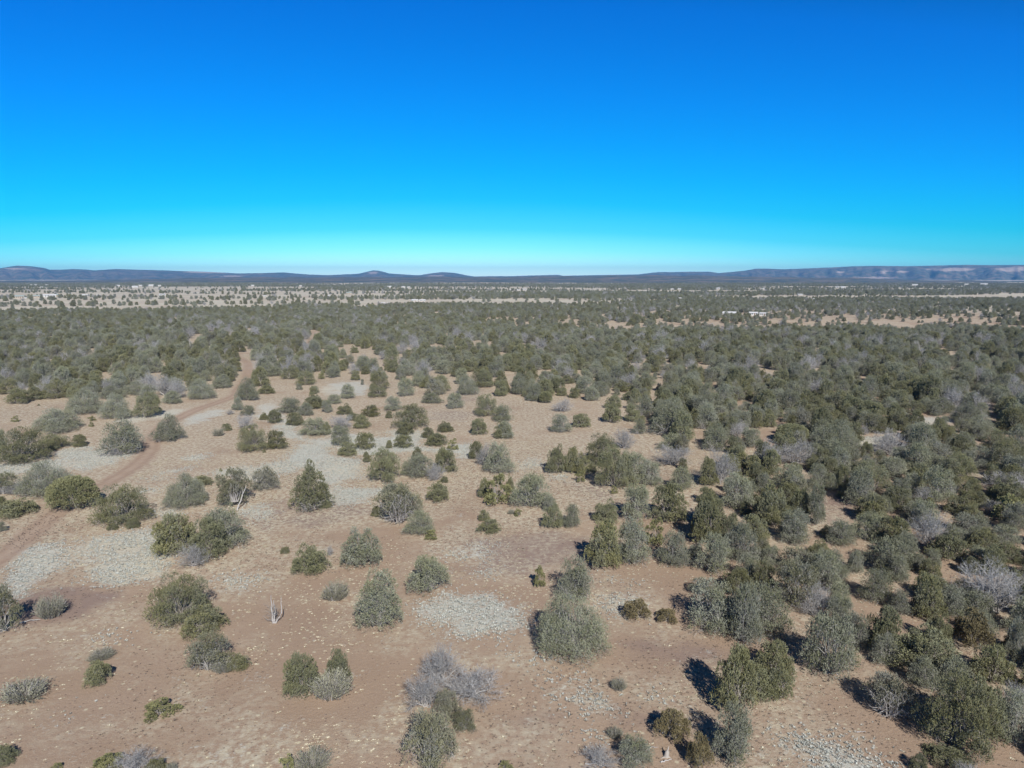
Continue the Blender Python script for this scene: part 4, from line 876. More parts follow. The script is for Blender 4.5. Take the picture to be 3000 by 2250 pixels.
def pick(kind, label, W):
    if 'cone in' in label: return ('Y', 0)
    if 'white dead branches' in label or 'pale dead top' in label or 'white inner' in label: return ('D', 0)
    if 'white limbs inside' in label or 'pale juniper with white' in label or 'bare white top' in label or 'broad pale grey-green' in label: return ('D', 1)
    if 'tall pointed green juniper' in label: return ('D', 2)
    if 'rusty' in label: return ('T', 0)
    if 'brownish' in label: return ('M', 2)
    if 'twin-peaked grey' in label: return ('P', 0)
    if kind == 'C': return ('E', 0)
    if kind == 'S' and 'yellowish' in label: return ('Y', 0)
    if W > 5.2 and kind == 'G': kind = 'L'
    if W > 5.0 and kind in 'OM': kind = 'K'
    n = sum(1 for k in SHAPES if k[0] == kind)
    turn[kind] += 1
    return (kind, turn[kind] % n)
for kind, x, y, W, H, label in PLANTS:
    key = pick(kind, label, W)
    nm = NAMES[kind]
    if H < .75 * W and key[0] in 'OGM' and W > 4.5: H *= 1.0
    root = bpy.data.objects.new(nm, None); root.empty_display_size = .3
    w0, h0 = NOM[key]
    root.location = (x, y, float(terrain(x, y)) - .03)
    s = W / w0 * (1.3 if kind == 'B' else 1.07); sz = H / h0 * (1.3 if kind == 'B' else 1.1)
    fixed = key[0] in 'WDP'
    face = -math.atan2(x, y)
    root.rotation_euler = (0, 0, face if fixed else rnd.uniform(0, 6.28))
    root.scale = (s * (1 if fixed else rnd.uniform(.94, 1.08)), s, sz)
    tag(root, label, CATS[nm], GROUPS[nm])
    link(root)
    for pn, me in SHAPES[key]:
        o = bpy.data.objects.new(pn, me); link(o, root)
        if key not in SOURCE: SOURCE.setdefault(('part',) + key, []).append(o)
    SOURCE.setdefault(key, root)

# ---------------------------------------------------------------- the lone snag, fallen wood and stump
def simple(name, label, cat, loc, rot, pieces, group=None):
    root = bpy.data.objects.new(name, None); root.location = (loc[0], loc[1], float(terrain(*loc[:2]))); root.rotation_euler = (0, 0, rot)
    tag(root, label, cat, group); link(root)
    for pn, me in pieces: link(bpy.data.objects.new(pn, me), root)
    return root
R = np.random.default_rng(77)
q = Quads(); tq = Quads()
stems = [((-.05, 0, 0), (-.12, 0, 2.0), .085), ((.05, 0, 0), (.02, .1, 1.6), .06), ((.1, 0, 0), (.55, 0, .7), .06)]
for a, b, r in stems: tube(q, curve_pts(R, a, b, 7, .03), np.linspace(r, .015, 7), 7, .85)
tube(q, curve_pts(R, (.55, 0, .7), (.58, 0, 1.9), 6, .03), np.linspace(.045, .01, 6), 6, .9)
tube(q, curve_pts(R, (-.1, 0, .1), (-.75, -.1, .55), 6, .06), np.linspace(.03, .008, 6), 5, .2)
for i in range(130):
    a = R.uniform(-.1, .9) if i % 2 else R.uniform(-.9, .1)
    p0 = np.array([a * .35, R.uniform(-.1, .1), R.uniform(.1, 1.2)]); d = unit(np.array([R.normal(), R.normal(), .35]))
    strips(R, tq, p0[None], (p0 + d * R.uniform(.25, .65))[None], .016, .006, R.uniform(.1, .8))
simple('tree_snag', 'lone bleached snag with three upright dead stems on bare soil', 'dead tree', SNAG, 0.0, [('stems', q.mesh('stems', M_DEAD)), ('twigs', tq.mesh('twigs', M_TWIG))]).scale = (1.25, 1.25, 1.3)

def fallen(name, label, loc, rot, L, r, fork=True, seed=0, sag=.15):
    R = np.random.default_rng(seed); q = Quads()
    p = curve_pts(R, (-L / 2, 0, r), (L / 2, 0, r * 1.5), 8, .05, sag)
    p[:, 2] = np.maximum(p[:, 2], r * .8)
    tube(q, p, np.linspace(r, r * .35, 8), 7, .8)
    if fork:
        for k in (3, 5):
            e = p[k] + np.array([L * .22, (-1) ** k * L * .2, .12]); tube(q, curve_pts(R, p[k], e, 5, .06), np.linspace(r * .55, r * .15, 5), 6, .9)
    me = q.mesh(name, M_DEAD)
    o = bpy.data.objects.new(name, me); o.location = (loc[0], loc[1], float(terrain(*loc[:2]))); o.rotation_euler = (0, 0, rot)
    tag(o, label, 'fallen branch'); link(o)
for i, (lab, loc, rot, L, r, fk) in enumerate(FALLEN): fallen('fallen_branch', lab, loc, rot, L, r, fk, 40 + i)
# broken stump
q = Quads(); R = np.random.default_rng(5)
tube(q, curve_pts(R, (0, 0, -.05), (.12, .05, .62), 6, .02), [.27, .24, .20, .19, .17, .05], 9, .6)
tube(q, curve_pts(R, (.0, 0, .1), (-.5, -.2, .02), 5, .05), [.12, .09, .07, .05, .02], 7, .7)
tube(q, curve_pts(R, (.05, 0, .1), (.45, -.25, .02), 5, .05), [.11, .09, .06, .04, .02], 7, .7)
tube(q, curve_pts(R, (.08, .02, .4), (.22, .1, .95), 4, .02), [.08, .06, .04, .01], 6, .9)
o = bpy.data.objects.new('tree_stump', q.mesh('tree_stump', M_BARK)); o.scale = (.8, .8, .75); o.location = (STUMP[0], STUMP[1], 0); tag(o, 'broken grey stump in front of the rusty brown-olive juniper', 'stump'); link(o)

# ---------------------------------------------------------------- ground
def axis_coords(fine0, fine1, step, ratio, lo, hi):
    mid = list(np.arange(fine0, fine1 + 1e-6, step)); up = []; v, s = mid[-1], step
    while v < hi: s *= ratio; v += s; up.append(v)
    dn = []; v, s = mid[0], step
    while v > lo: s *= ratio; v -= s; dn.append(v)
    return np.array(dn[::-1] + mid + up)
gx = axis_coords(-85, 85, .6, 1.035, -15500, 15500)
gy = axis_coords(28, 150, .6, 1.03, -3000, 15500)
X, Y = np.meshgrid(gx, gy)
Z = terrain(X, Y)
nx, ny = len(gx), len(gy)
idx = np.arange(nx * ny).reshape(ny, nx)
F4 = np.stack([idx[:-1, :-1], idx[:-1, 1:], idx[1:, 1:], idx[1:, :-1]], -1).reshape(-1, 4)
def warp(x, y, s, a, seed):
    return x + a * (fbm(x / s, y / s, seed, 3) - .5), y + a * (fbm(x / s, y / s, seed + 50, 3) - .5)
def pale_at(x, y): return inside_any(PALE_GRASS, *warp(*warp(x, y, 2.2, 3.0, 301), 8.0, 5.0, 305))
def blur(a, n):
    for _ in range(n):
        a = (np.roll(a, 1, 0) + 2 * a + np.roll(a, -1, 0)) / 4; a = (np.roll(a, 1, 1) + 2 * a + np.roll(a, -1, 1)) / 4
    return a
pale = blur(pale_at(X, Y).astype(float), 7)
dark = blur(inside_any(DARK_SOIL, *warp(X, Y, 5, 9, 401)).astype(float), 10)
sparse = .17 * smooth(70, 100, np.hypot(X, Y)) * smooth(36, 0, X - .14 * Y) + .10 * smooth(180, 300, np.hypot(X, Y))
rd = road_dist(X, Y, ROADS[0]); rd2 = road_dist(X, Y, ROADS[1])
near = smooth(900, 500, np.hypot(X, Y))
road_a = np.clip(1.25 - rd / 2.5, 0, 1) * near
track_a = np.clip(1 - np.abs(rd - .95) / .6, 0, 1) * near * (rd < 1.9)
road_a = np.maximum(road_a, .6 * np.clip(1.2 - rd2 / .8, 0, 1) * near)
D = np.hypot(X, Y)
plain = smooth(560, 760, D + 90 * (fbm(X / 150, Y / 150, 3) - .5) - np.where(X > 0, .22 * X, 0))
plain = np.maximum(plain, smooth(1150, 1450, D))
Z = Z - .09 * track_a - .04 * (road_a > .5)

t = NT('soil', 0.95, 0.05)
co = t.coord()
n1 = t.noise(co, .035, 5); n2 = t.noise(co, .35, 6, .65); n3 = t.noise(co, 3.0, 5, .7); n4 = t.noise(co, 14.0, 3, .6)
soil = t.mix(t.rng(n1, .38, .62), (0.325, 0.232, 0.168), (0.405, 0.302, 0.222))
soil = t.mix(t.rng(t.noise(co, .022, 4, .6), .48, .66, 0, .75), soil, (0.375, 0.285, 0.225))
soil = t.mix(t.rng(n2, .42, .68), soil, (0.33, 0.238, 0.172))
soil = t.mix(t.rng(n3, .5, .78, 0, .55), soil, (0.34, 0.26, 0.19))
soil = t.mix(t.rng(n4, .48, .75, 0, .45), soil, (0.62, 0.52, 0.39))
soil = t.mix(t.rng(t.noise(co, 7.0, 4, .75), .56, .72, 0, .5), soil, (0.25, 0.195, 0.155))
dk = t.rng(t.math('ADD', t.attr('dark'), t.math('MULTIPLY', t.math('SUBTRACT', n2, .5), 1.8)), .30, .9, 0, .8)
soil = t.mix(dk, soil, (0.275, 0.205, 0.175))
# pale grass: surveyed mats, plus scattered thin patches
thin = t.math('MULTIPLY', t.rng(t.math('ADD', t.noise(co, .09, 5, .6), t.attr('sparse')), .46, .64), t.rng(t.noise(co, 1.6, 5, .7), .42, .58))
pm = t.rng(t.math('ADD', t.attr('pale'), t.math('ADD', t.math('MULTIPLY', t.math('SUBTRACT', n2, .5), 2.4), t.math('MULTIPLY', t.math('SUBTRACT', n3, .5), 2.2))), .35, .85)
gcol = t.mix(t.rng(t.noise(co, 6.0, 4, .7), .35, .65), (0.45, 0.46, 0.415), (0.60, 0.61, 0.555))
gcol = t.mix(t.rng(n1, .45, .6, 0, .8), gcol, (0.60, 0.56, 0.44))
straw = t.mix(t.rng(n3, .35, .65), (0.52, 0.46, 0.34), (0.60, 0.56, 0.44))
c = t.mix(t.math('MULTIPLY', thin, .8), soil, straw)
c = t.mix(t.math('MULTIPLY', pm, t.rng(t.noise(co, 2.2, 4, .7), .36, .58, .42, .95)), c, gcol)
# tiny tufts and droppings beyond what is modelled
vo = t.voro(co, 1.15); dots = t.rng(vo.outputs['Distance'], .10, .20, 1, 0)
sc_ = t.new('ShaderNodeSeparateColor'); t.l.new(vo.outputs['Color'], sc_.inputs[0])
c = t.mix(t.math('MULTIPLY', t.math('MULTIPLY', dots, t.rng(sc_.outputs[0], .55, .6)), .75), c, (0.60, 0.55, 0.40))
vo2 = t.voro(co, 2.6); d2 = t.rng(vo2.outputs['Distance'], .10, .22, 1, 0)
sc2 = t.new('ShaderNodeSeparateColor'); t.l.new(vo2.outputs['Color'], sc2.inputs[0])
c = t.mix(t.math('MULTIPLY', t.math('MULTIPLY', d2, t.rng(sc2.outputs[1], .5, .54)), .7), c, (0.14, 0.10, 0.085))
# road
rc = t.mix(t.rng(n2, .35, .65), (0.375, 0.275, 0.208), (0.44, 0.338, 0.262))
rc = t.mix(t.math('MULTIPLY', t.attr('track'), .8), rc, (0.30, 0.212, 0.16))
rm = t.rng(t.math('ADD', t.attr('road'), t.math('ADD', t.math('MULTIPLY', t.math('SUBTRACT', n3, .5), .9), t.math('MULTIPLY', t.math('SUBTRACT', n2, .5), .7))), .3, .85, 0, .9)
c = t.mix(rm, c, rc)
# open grass plain of the valley floor
pn = t.noise(co, .012, 6, .6)
pc = t.mix(t.rng(pn, .42, .6), (0.555, 0.51, 0.41), (0.49, 0.42, 0.335))
pc = t.mix(t.rng(t.noise(co, .05, 5, .6), .5, .7, 0, .7), pc, (0.54, 0.50, 0.41))
c = t.mix(t.attr('plain'), c, pc)
bump = t.new('ShaderNodeBump'); bump.inputs['Strength'].default_value = .6; bump.inputs['Distance'].default_value = .10
t.l.new(t.math('ADD', n3, t.math('MULTIPLY', n4, .35)), bump.inputs['Height']); t.l.new(bump.outputs[0], t.b.inputs['Normal'])
M_SOIL = t.color(c)
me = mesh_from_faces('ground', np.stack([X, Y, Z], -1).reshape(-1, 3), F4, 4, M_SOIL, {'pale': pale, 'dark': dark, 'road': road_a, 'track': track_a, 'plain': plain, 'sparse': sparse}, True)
tag(link(bpy.data.objects.new('ground', me)), kind='structure')

# ---------------------------------------------------------------- grass tufts
def tuft_object(name, label, cat, pts, size, tones, mat, blades=12, flat=.55, seed=1, width=.34):
    R = np.random.default_rng(seed); n = len(pts)
    z = terrain(pts[:, 0], pts[:, 1])
    a = R.uniform(0, 2 * math.pi, (n, blades)); rr = R.uniform(.35, 1.0, (n, blades)) * size[:, None]
    h = (1.15 - rr / size[:, None]) * size[:, None] * flat * R.uniform(.6, 1.3, (n, blades))
    b0 = R.uniform(0, .45, (n, blades)) * rr
    cx, cy = pts[:, 0][:, None], pts[:, 1][:, None]
    p0 = np.stack([cx + np.cos(a) * b0, cy + np.sin(a) * b0, np.repeat(z[:, None], blades, 1) - .02], -1)
    p1 = np.stack([cx + np.cos(a) * rr, cy + np.sin(a) * rr, z[:, None] + np.maximum(h, .02)], -1)
    q = Quads(); p0 = p0.reshape(-1, 3); p1 = p1.reshape(-1, 3)
    w = (size[:, None] * width * np.ones((n, blades))).ravel()
    side = np.stack([-np.sin(a).ravel(), np.cos(a).ravel(), R.uniform(-.4, .4, n * blades)], 1)
    s = side * w[:, None] * .5
    mid = (p0 + p1) / 2; mid[:, 2] += size.repeat(blades) * .22 * flat
    v = np.stack([p0, mid - s, p1, mid + s], 1).reshape(-1, 3)
    q.add(v, np.arange(len(v)).reshape(-1, 4), np.repeat(np.clip(tones.repeat(blades) + R.uniform(-.15, .15, n * blades), 0, 1), 4))
    o = bpy.data.objects.new(name, q.mesh(name, mat)); tag(o, label, cat, kind='stuff'); link(o); return o
def rand_in_wedge(R, n, d0, d1, half=43):
    az = np.radians(R.uniform(-half, half, n)); d = np.sqrt(R.uniform(d0 ** 2, d1 ** 2, n))
    return np.stack([d * np.sin(az), d * np.cos(az)], 1)
M_PALE = foliage('pale_grass', (0.37, 0.385, 0.345), (0.63, 0.645, 0.60), 0)
M_STRAW = foliage('straw_grass', (0.46, 0.42, 0.31), (0.68, 0.64, 0.50), 0)
M_DARKC = foliage('dark_clump', (0.10, 0.08, 0.07), (0.20, 0.17, 0.14), 0)
R = np.random.default_rng(11)
P = rand_in_wedge(R, 420000, 34, 150)
inp = pale_at(P[:, 0] + R.normal(0, .8, len(P)), P[:, 1] + R.normal(0, .8, len(P)))
ns = fbm(P[:, 0] / 2.2, P[:, 1] / 2.2, 21, 3)
offroad = (road_dist(P[:, 0], P[:, 1], ROADS[0]) > 1.9) & (road_dist(P[:, 0], P[:, 1], ROADS[1]) > .8)
keep = inp & (ns > .30) & offroad & (R.uniform(size=len(P)) < np.clip(1.25 - np.hypot(P[:, 0], P[:, 1]) / 180, .3, 1) * .95)
pp = P[keep]
tuft_object('grass_mat', 'pale blue-grey low grass growing in mats across the open soil', 'grass', pp, R.uniform(.10, .24, len(pp)), R.uniform(.2, .8, len(pp)), M_PALE, 12, 1.0, 2, .17)
P = rand_in_wedge(R, 62000, 34, 130)
cl = fbm(P[:, 0] / 7, P[:, 1] / 7, 31, 3) * .65 + fbm(P[:, 0] / 40, P[:, 1] / 40, 33, 2) * .35
offroad = (road_dist(P[:, 0], P[:, 1], ROADS[0]) > 1.7)
keep = (R.uniform(size=len(P)) < smooth(.38, .60, cl) * .85 + .05) & ~pale_at(P[:, 0], P[:, 1]) & offroad
pp = P[keep]
tuft_object('grass_tufts', 'small straw-yellow bunchgrass tufts dotted over bare reddish soil', 'grass', pp, R.uniform(.10, .30, len(pp)) * R.uniform(.5, 1.1, len(pp)), R.uniform(.1, 1, len(pp)), M_STRAW, 13, .38, 3, .17)
P = rand_in_wedge(R, 45000, 34, 120)
cl = fbm(P[:, 0] / 12, P[:, 1] / 12, 41, 3)
pp = P[(R.uniform(size=len(P)) < smooth(.42, .62, cl))]
tuft_object('twig_litter', 'tiny dark twig clumps and droppings dotted over the soil', 'litter', pp, R.uniform(.05, .17, len(pp)), R.uniform(.0, .7, len(pp)), M_DARKC, 8, .5, 4)

# ---------------------------------------------------------------- the woodland beyond and between, as one mass
R = np.random.default_rng(21)
def jitter_grid(cell, x0, x1, y0, y1, f):
    gx_ = np.arange(x0, x1, cell); gy_ = np.arange(y0, y1, cell * .9)
    a, b = np.meshgrid(gx_, gy_); a = a + (np.arange(len(gy_)) % 2)[:, None] * cell * .5
    a = a.ravel() + R.uniform(-f, f, a.size) * cell; b = b.ravel() + R.uniform(-f, f, b.size) * cell
    return a, b
HW = math.tan(math.radians(43))
def wedge(x, y): return np.abs(x) < (y * HW + 12)
xs, ys, ws = [], [], []
# woodland, 40 m to 950 m
x, y = jitter_grid(3.75, -900, 900, 20, 1000, .36)
D = np.hypot(x, y)
m = wedge(x, y) & (y > 34)
x, y, D = x[m], y[m], D[m]
edge = 715 + 70 * smooth(-330, 60, x) + 90 * (fbm(x / 70, y / 70, 61, 2) - .5) + np.where(x > 60, (x - 60) * .9, 0)
cover = .84 - .20 * smooth(300, 700, D) * smooth(0, 150, x) - .26 * smooth(400, 230, D) * smooth(110, 20, x) - .16 * smooth(240, 150, D) * smooth(20, 110, x)
hole = fbm(x / 24, y / 24, 51, 3)
cover = cover - .22 * smooth(400, 560, D) * smooth(-60, 60, x)
cover = cover * (.35 + .65 * smooth(.34, .50, hole)) * np.where(fbm(x / 9, y / 11, 57, 2) < .30, .25, 1.0)
red = np.exp(-((y - .10 * x - 470) / 70) ** 2) * smooth(-120, 40, x)
cover = cover * (1 - .8 * red * smooth(.60, .46, fbm(x / 22, y / 30, 55, 2)))
cover = np.where(D > edge, .0, cover)
ok = R.uniform(size=len(x)) < cover
ok &= ~inside(CLEARING, x, y) & ~inside_any(GAPS, x, y) & ~inside_any(OPENINGS, x, y) & (road_dist(x, y, ROADS[0]) > 3.0)
x, y = x[ok], y[ok]
# keep clear of the trees that stand there as individuals
hp = np.array([(p[1], p[2], p[3]) for p in PLANTS])
d = np.full(len(x), 1e9)
for px, py, pw in hp:
    d = np.minimum(d, np.hypot(x - px, y - py) - pw * .42)
ok = d > .7
x, y, d = x[ok], y[ok], d[ok]
w = R.uniform(2.5, 5.4, len(x)) * (1 + .12 * smooth(60, 200, np.hypot(x, y)) ) * .92
w *= 1 - .22 * smooth(380, 560, np.hypot(x, y))
w = np.minimum(w, np.maximum(d * 1.6, 1.6))
# keep out of the houses' yards
for hx, hy, hw in HOUSES:
    rr = np.hypot((x - hx), (y - hy) * .5)
    front = (np.abs(x - hx * y / hy) < hw * .55) & (y < hy) & (y > hy - 15)
    k = (rr > hw * .7) & ~front
    x, y, w = x[k], y[k], w[k]
xs.append(x); ys.append(y); ws.append(w)
# the close stand at right gets its undergrowth of smaller trees
x, y = jitter_grid(2.7, 0, 260, 40, 215, .42)
ok = (y < 210) & (np.abs(x) < y * HW + 8) & ~inside(CLEARING, x, y) & ~inside_any(GAPS, x, y) & (R.uniform(size=len(x)) < .26)
x, y = x[ok], y[ok]
d = np.full(len(x), 1e9)
for px, py, pw in hp: d = np.minimum(d, np.hypot(x - px, y - py) - pw * .30)
for px, py, pw in zip(xs[0], ys[0], ws[0]):
    if py < 230: d = np.minimum(d, np.hypot(x - px, y - py) - pw * .30)
ok = d > .75
x, y, d = x[ok], y[ok], d[ok]
xs.append(x); ys.append(y); ws.append(R.uniform(1.7, 3.4, len(x)))
# plain and valley, 700 m to 3300 m
x, y = jitter_grid(9.5, -3300, 3300, 600, 3400, .5)
D = np.hypot(x, y); m = wedge(x, y); x, y, D = x[m], y[m], D[m]
edge = 725 + 70 * smooth(-330, 60, x) + np.where(x > 60, (x - 60) * .9, 0)
m = D > edge; x, y, D = x[m], y[m], D[m]
band = fbm(x / 420 + 3, y / 95, 71, 4)
az = np.degrees(np.arctan2(x, y))
cover = .035 + .95 * smooth(.52, .58, band) + .7 * smooth(1, 16, az) * smooth(.33, .48, band) * smooth(1500, 1250, D) + .25 * smooth(1700, 2400, D) * smooth(.42, .52, band)
cover *= (.27 + .73 * smooth(-16, 6, az) * (1 - .45 * smooth(1300, 1600, D) * smooth(8, 20, az)) + .45 * smooth(1500, 2300, D))
ok = R.uniform(size=len(x)) < cover * .9
x, y = x[ok], y[ok]
k = np.ones(len(x), bool)
for hx, hy, hw in HOUSES: k &= ~((np.abs(x - hx * y / hy) < hw * .6) & (y < hy + 5) & (y > hy - .12 * hy))
x, y = x[k], y[k]
xs.append(x); ys.append(y); ws.append(R.uniform(3.0, 6.0, len(x)))
x = np.concatenate(xs); y = np.concatenate(ys); w = np.concatenate(ws); n = len(x)
print('woodland trees', n)
kinds = [('O', 0), ('O', 1), ('O', 2), ('O', 3), ('O', 4), ('G', 0), ('G', 1), ('G', 2), ('G', 3), ('G', 4), ('M', 0), ('M', 1), ('B', 0), ('B', 1)]
kp = np.array([.09] * 5 + [.085] * 5 + [.055, .055] + [.02, .02]); kp /= kp.sum()
kk = R.choice(len(kinds), n, p=kp)
# bleached trees gather in belts
belt = ((fbm(x / 55, y / 40, 91, 2) > .60) & (R.uniform(size=n) < .5)) | ((((x + 165) / 50) ** 2 + ((y - 425) / 32) ** 2 < 1) & (R.uniform(size=n) < .8)) | ((np.abs(x - 130) < 130) & (np.abs(y - 300 - .1 * x) < 40) & (R.uniform(size=n) < .3))
kk = np.where(belt, R.choice([5, 6, 7, 12, 13, 8], n), kk)
D = np.hypot(x, y)
sxy = w / 4.0; sz = sxy * R.uniform(.98, 1.45, n)
me = bpy.data.meshes.new('woodland'); me.vertices.add(n)
me.vertices.foreach_set('co', np.stack([x, y, terrain(x, y) - .05], 1).astype(np.float32).ravel())
at = me.attributes.new('kind_id', 'INT', 'POINT'); at.data.foreach_set('value', kk.astype(np.int32))
at = me.attributes.new('spin', 'FLOAT_VECTOR', 'POINT'); at.data.foreach_set('vector', np.stack([np.zeros(n), np.zeros(n), R.uniform(0, 6.28, n)], 1).astype(np.float32).ravel())
at = me.attributes.new('size', 'FLOAT_VECTOR', 'POINT'); at.data.foreach_set('vector', np.stack([sxy, sxy, sz], 1).astype(np.float32).ravel())
wood = bpy.data.objects.new('woodland', me)
tag(wood, 'dense olive and grey juniper woodland stretching back to the valley plain', 'woodland', kind='stuff'); link(wood)
ng = bpy.data.node_groups.new('woodland', 'GeometryNodeTree')
ng.interface.new_socket('Geometry', in_out='INPUT', socket_type='NodeSocketGeometry'); ng.interface.new_socket('Geometry', in_out='OUTPUT', socket_type='NodeSocketGeometry')
gi = ng.nodes.new('NodeGroupInput'); go = ng.nodes.new('NodeGroupOutput'); join = ng.nodes.new('GeometryNodeJoinGeometry')
def named(nm, ty):
    q_ = ng.nodes.new('GeometryNodeInputNamedAttribute'); q_.data_type = ty; q_.inputs['Name'].default_value = nm
    return [s_ for s_ in q_.outputs if s_.enabled and s_.name == 'Attribute'][0]
a_id, a_rot, a_sc = named('kind_id', 'INT'), named('spin', 'FLOAT_VECTOR'), named('size', 'FLOAT_VECTOR')
for i, key in enumerate(kinds):
    cmp_ = ng.nodes.new('FunctionNodeCompare'); cmp_.data_type = 'INT'; cmp_.operation = 'EQUAL'
    ii = [s_ for s_ in cmp_.inputs if s_.enabled]
    ng.links.new(a_id, ii[0]); ii[1].default_value = i
    for o in SOURCE[('part',) + key]:
        oi = ng.nodes.new('GeometryNodeObjectInfo'); oi.transform_space = 'ORIGINAL'; oi.inputs['Object'].default_value = o; oi.inputs['As Instance'].default_value = True
        ip = ng.nodes.new('GeometryNodeInstanceOnPoints')
        ng.links.new(gi.outputs[0], ip.inputs['Points']); ng.links.new(cmp_.outputs[0], ip.inputs['Selection'])
        ng.links.new(oi.outputs['Geometry'], ip.inputs['Instance']); ng.links.new(a_rot, ip.inputs['Rotation']); ng.links.new(a_sc, ip.inputs['Scale'])
        ng.links.new(ip.outputs[0], join.inputs[0])
ng.links.new(join.outputs[0], go.inputs[0])
md = wood.modifiers.new('woodland', 'NODES'); md.node_group = ng

# ---------------------------------------------------------------- far hills
az = np.linspace(-58, 58, 1100); rr = np.concatenate([np.linspace(3300, 6500, 26), np.linspace(6700, 9000, 12), np.linspace(9100, 12000, 52), np.linspace(12100, 15500, 14)])
A, RR = np.meshgrid(az, rr); ar = np.radians(A)
HX, HY = RR * np.sin(ar), RR * np.cos(ar)
rid = np.interp(A, [p[0] for p in RIDGE], [p[1] for p in RIDGE]); fore = np.interp(A, [p[0] for p in RISE], [p[1] for p in RISE])
zf = CAM_H + 6500 * np.tan(np.radians(fore)); zr = CAM_H + 12000 * np.tan(np.radians(rid))
nz = fbm(HX / 700, HY / 700, 81, 5)
zf = zf + 16 * (fbm(A * .9, RR / 1500, 85, 4) - .5)
t1 = smooth(3300, 6500, RR) ; base = -3 + (zf + 3) * t1 + 7 * (nz - .5) * t1 * smooth(6500, 5200, RR)
zb = zf - 22 * smooth(6600, 8400, RR)
t2 = np.clip((RR - 8800) / 3200, 0, 1); gul = fbm(A * 2.0 + RR / 4000, RR / 1500, 83, 5)
prof = np.clip(t2 ** 1.25 + (gul - .5) * .75 * np.sin(np.pi * np.clip(t2, 0, 1)), 0, 1)
zz = np.where(RR <= 6500, base, np.where(RR < 8800, zb, zb + (zr - zb) * prof))
zz = np.where(RR > 12000, zr - (zr + 10) * smooth(12000, 15500, RR), zz)
el = np.degrees(np.arctan2(zz - CAM_H, RR))
bare = np.zeros_like(A)
for a0, e0, sa, se in SCARS: bare = np.maximum(bare, np.exp(-((A - a0) / sa) ** 2 - ((el - e0) / se) ** 2) * (RR > 6400))
t = NT('hillside', .95, .05)
co = t.coord()
h1 = t.noise(co, .004, 7, .65); h2 = t.noise(co, .02, 6, .7)
tree = (0.082, 0.096, 0.08); op = t.mix(t.rng(h1, .4, .6), (0.36, 0.30, 0.24), (0.34, 0.24, 0.19))
c = t.mix(t.rng(t.math('ADD', t.math('MULTIPLY', h1, .55), t.math('MULTIPLY', h2, .45)), .475, .585, 0, .75), tree, op)
c = t.mix(t.rng(t.math('ADD', t.math('MULTIPLY', t.attr('bare'), 1.5), t.math('ADD', t.math('MULTIPLY', t.math('SUBTRACT', h2, .5), 1.2), t.math('MULTIPLY', t.math('SUBTRACT', h1, .5), 2.0))), .42, .75, 0, .75), c, (0.60, 0.47, 0.39))
M_HILL = t.color(c)
nA, nR = len(az), len(rr); idx = np.arange(nA * nR).reshape(nR, nA)
me = mesh_from_faces('hills', np.stack([HX, HY, zz], -1).reshape(-1, 3), np.stack([idx[:-1, :-1], idx[:-1, 1:], idx[1:, 1:], idx[1:, :-1]], -1).reshape(-1, 4), 4, M_HILL, {'bare': bare}, True)
tag(link(bpy.data.objects.new('hills', me)), kind='structure')

# ---------------------------------------------------------------- houses and sheds
def flat_mat(name, col, rough=.6):
    t = NT(name, rough, .3); n = t.noise(t.coord(), 1.5, 4)
    return t.color(t.mix(t.rng(n, .3, .7), tuple(v * .88 for v in col), col))
M_WALL = flat_mat('white_siding', (.62, .61, .58)); M_ROOF = flat_mat('white_metal_roof', (.66, .66, .66), .5); M_WIN = flat_mat('dark_window_glass', (.05, .06, .08), .2)
M_DOOR = flat_mat('brown_door', (.20, .13, .09)); M_TANW = flat_mat('tan_siding', (.50, .42, .33)); M_GROOF = flat_mat('green_roof', (.33, .38, .36))
def boxes(name, bs, mat):
    v, f = [], []
    for x0, x1, y0, y1, z0, z1 in bs:
        b = len(v); v += [(x0, y0, z0), (x1, y0, z0), (x1, y1, z0), (x0, y1, z0), (x0, y0, z1), (x1, y0, z1), (x1, y1, z1), (x0, y1, z1)]
        f += [tuple(b + i for i in q_) for q_ in ((0, 3, 2, 1), (4, 5, 6, 7), (0, 1, 5, 4), (1, 2, 6, 5), (2, 3, 7, 6), (3, 0, 4, 7))]
    me = bpy.data.meshes.new(name); me.from_pydata(v, [], f); me.materials.append(mat); return me
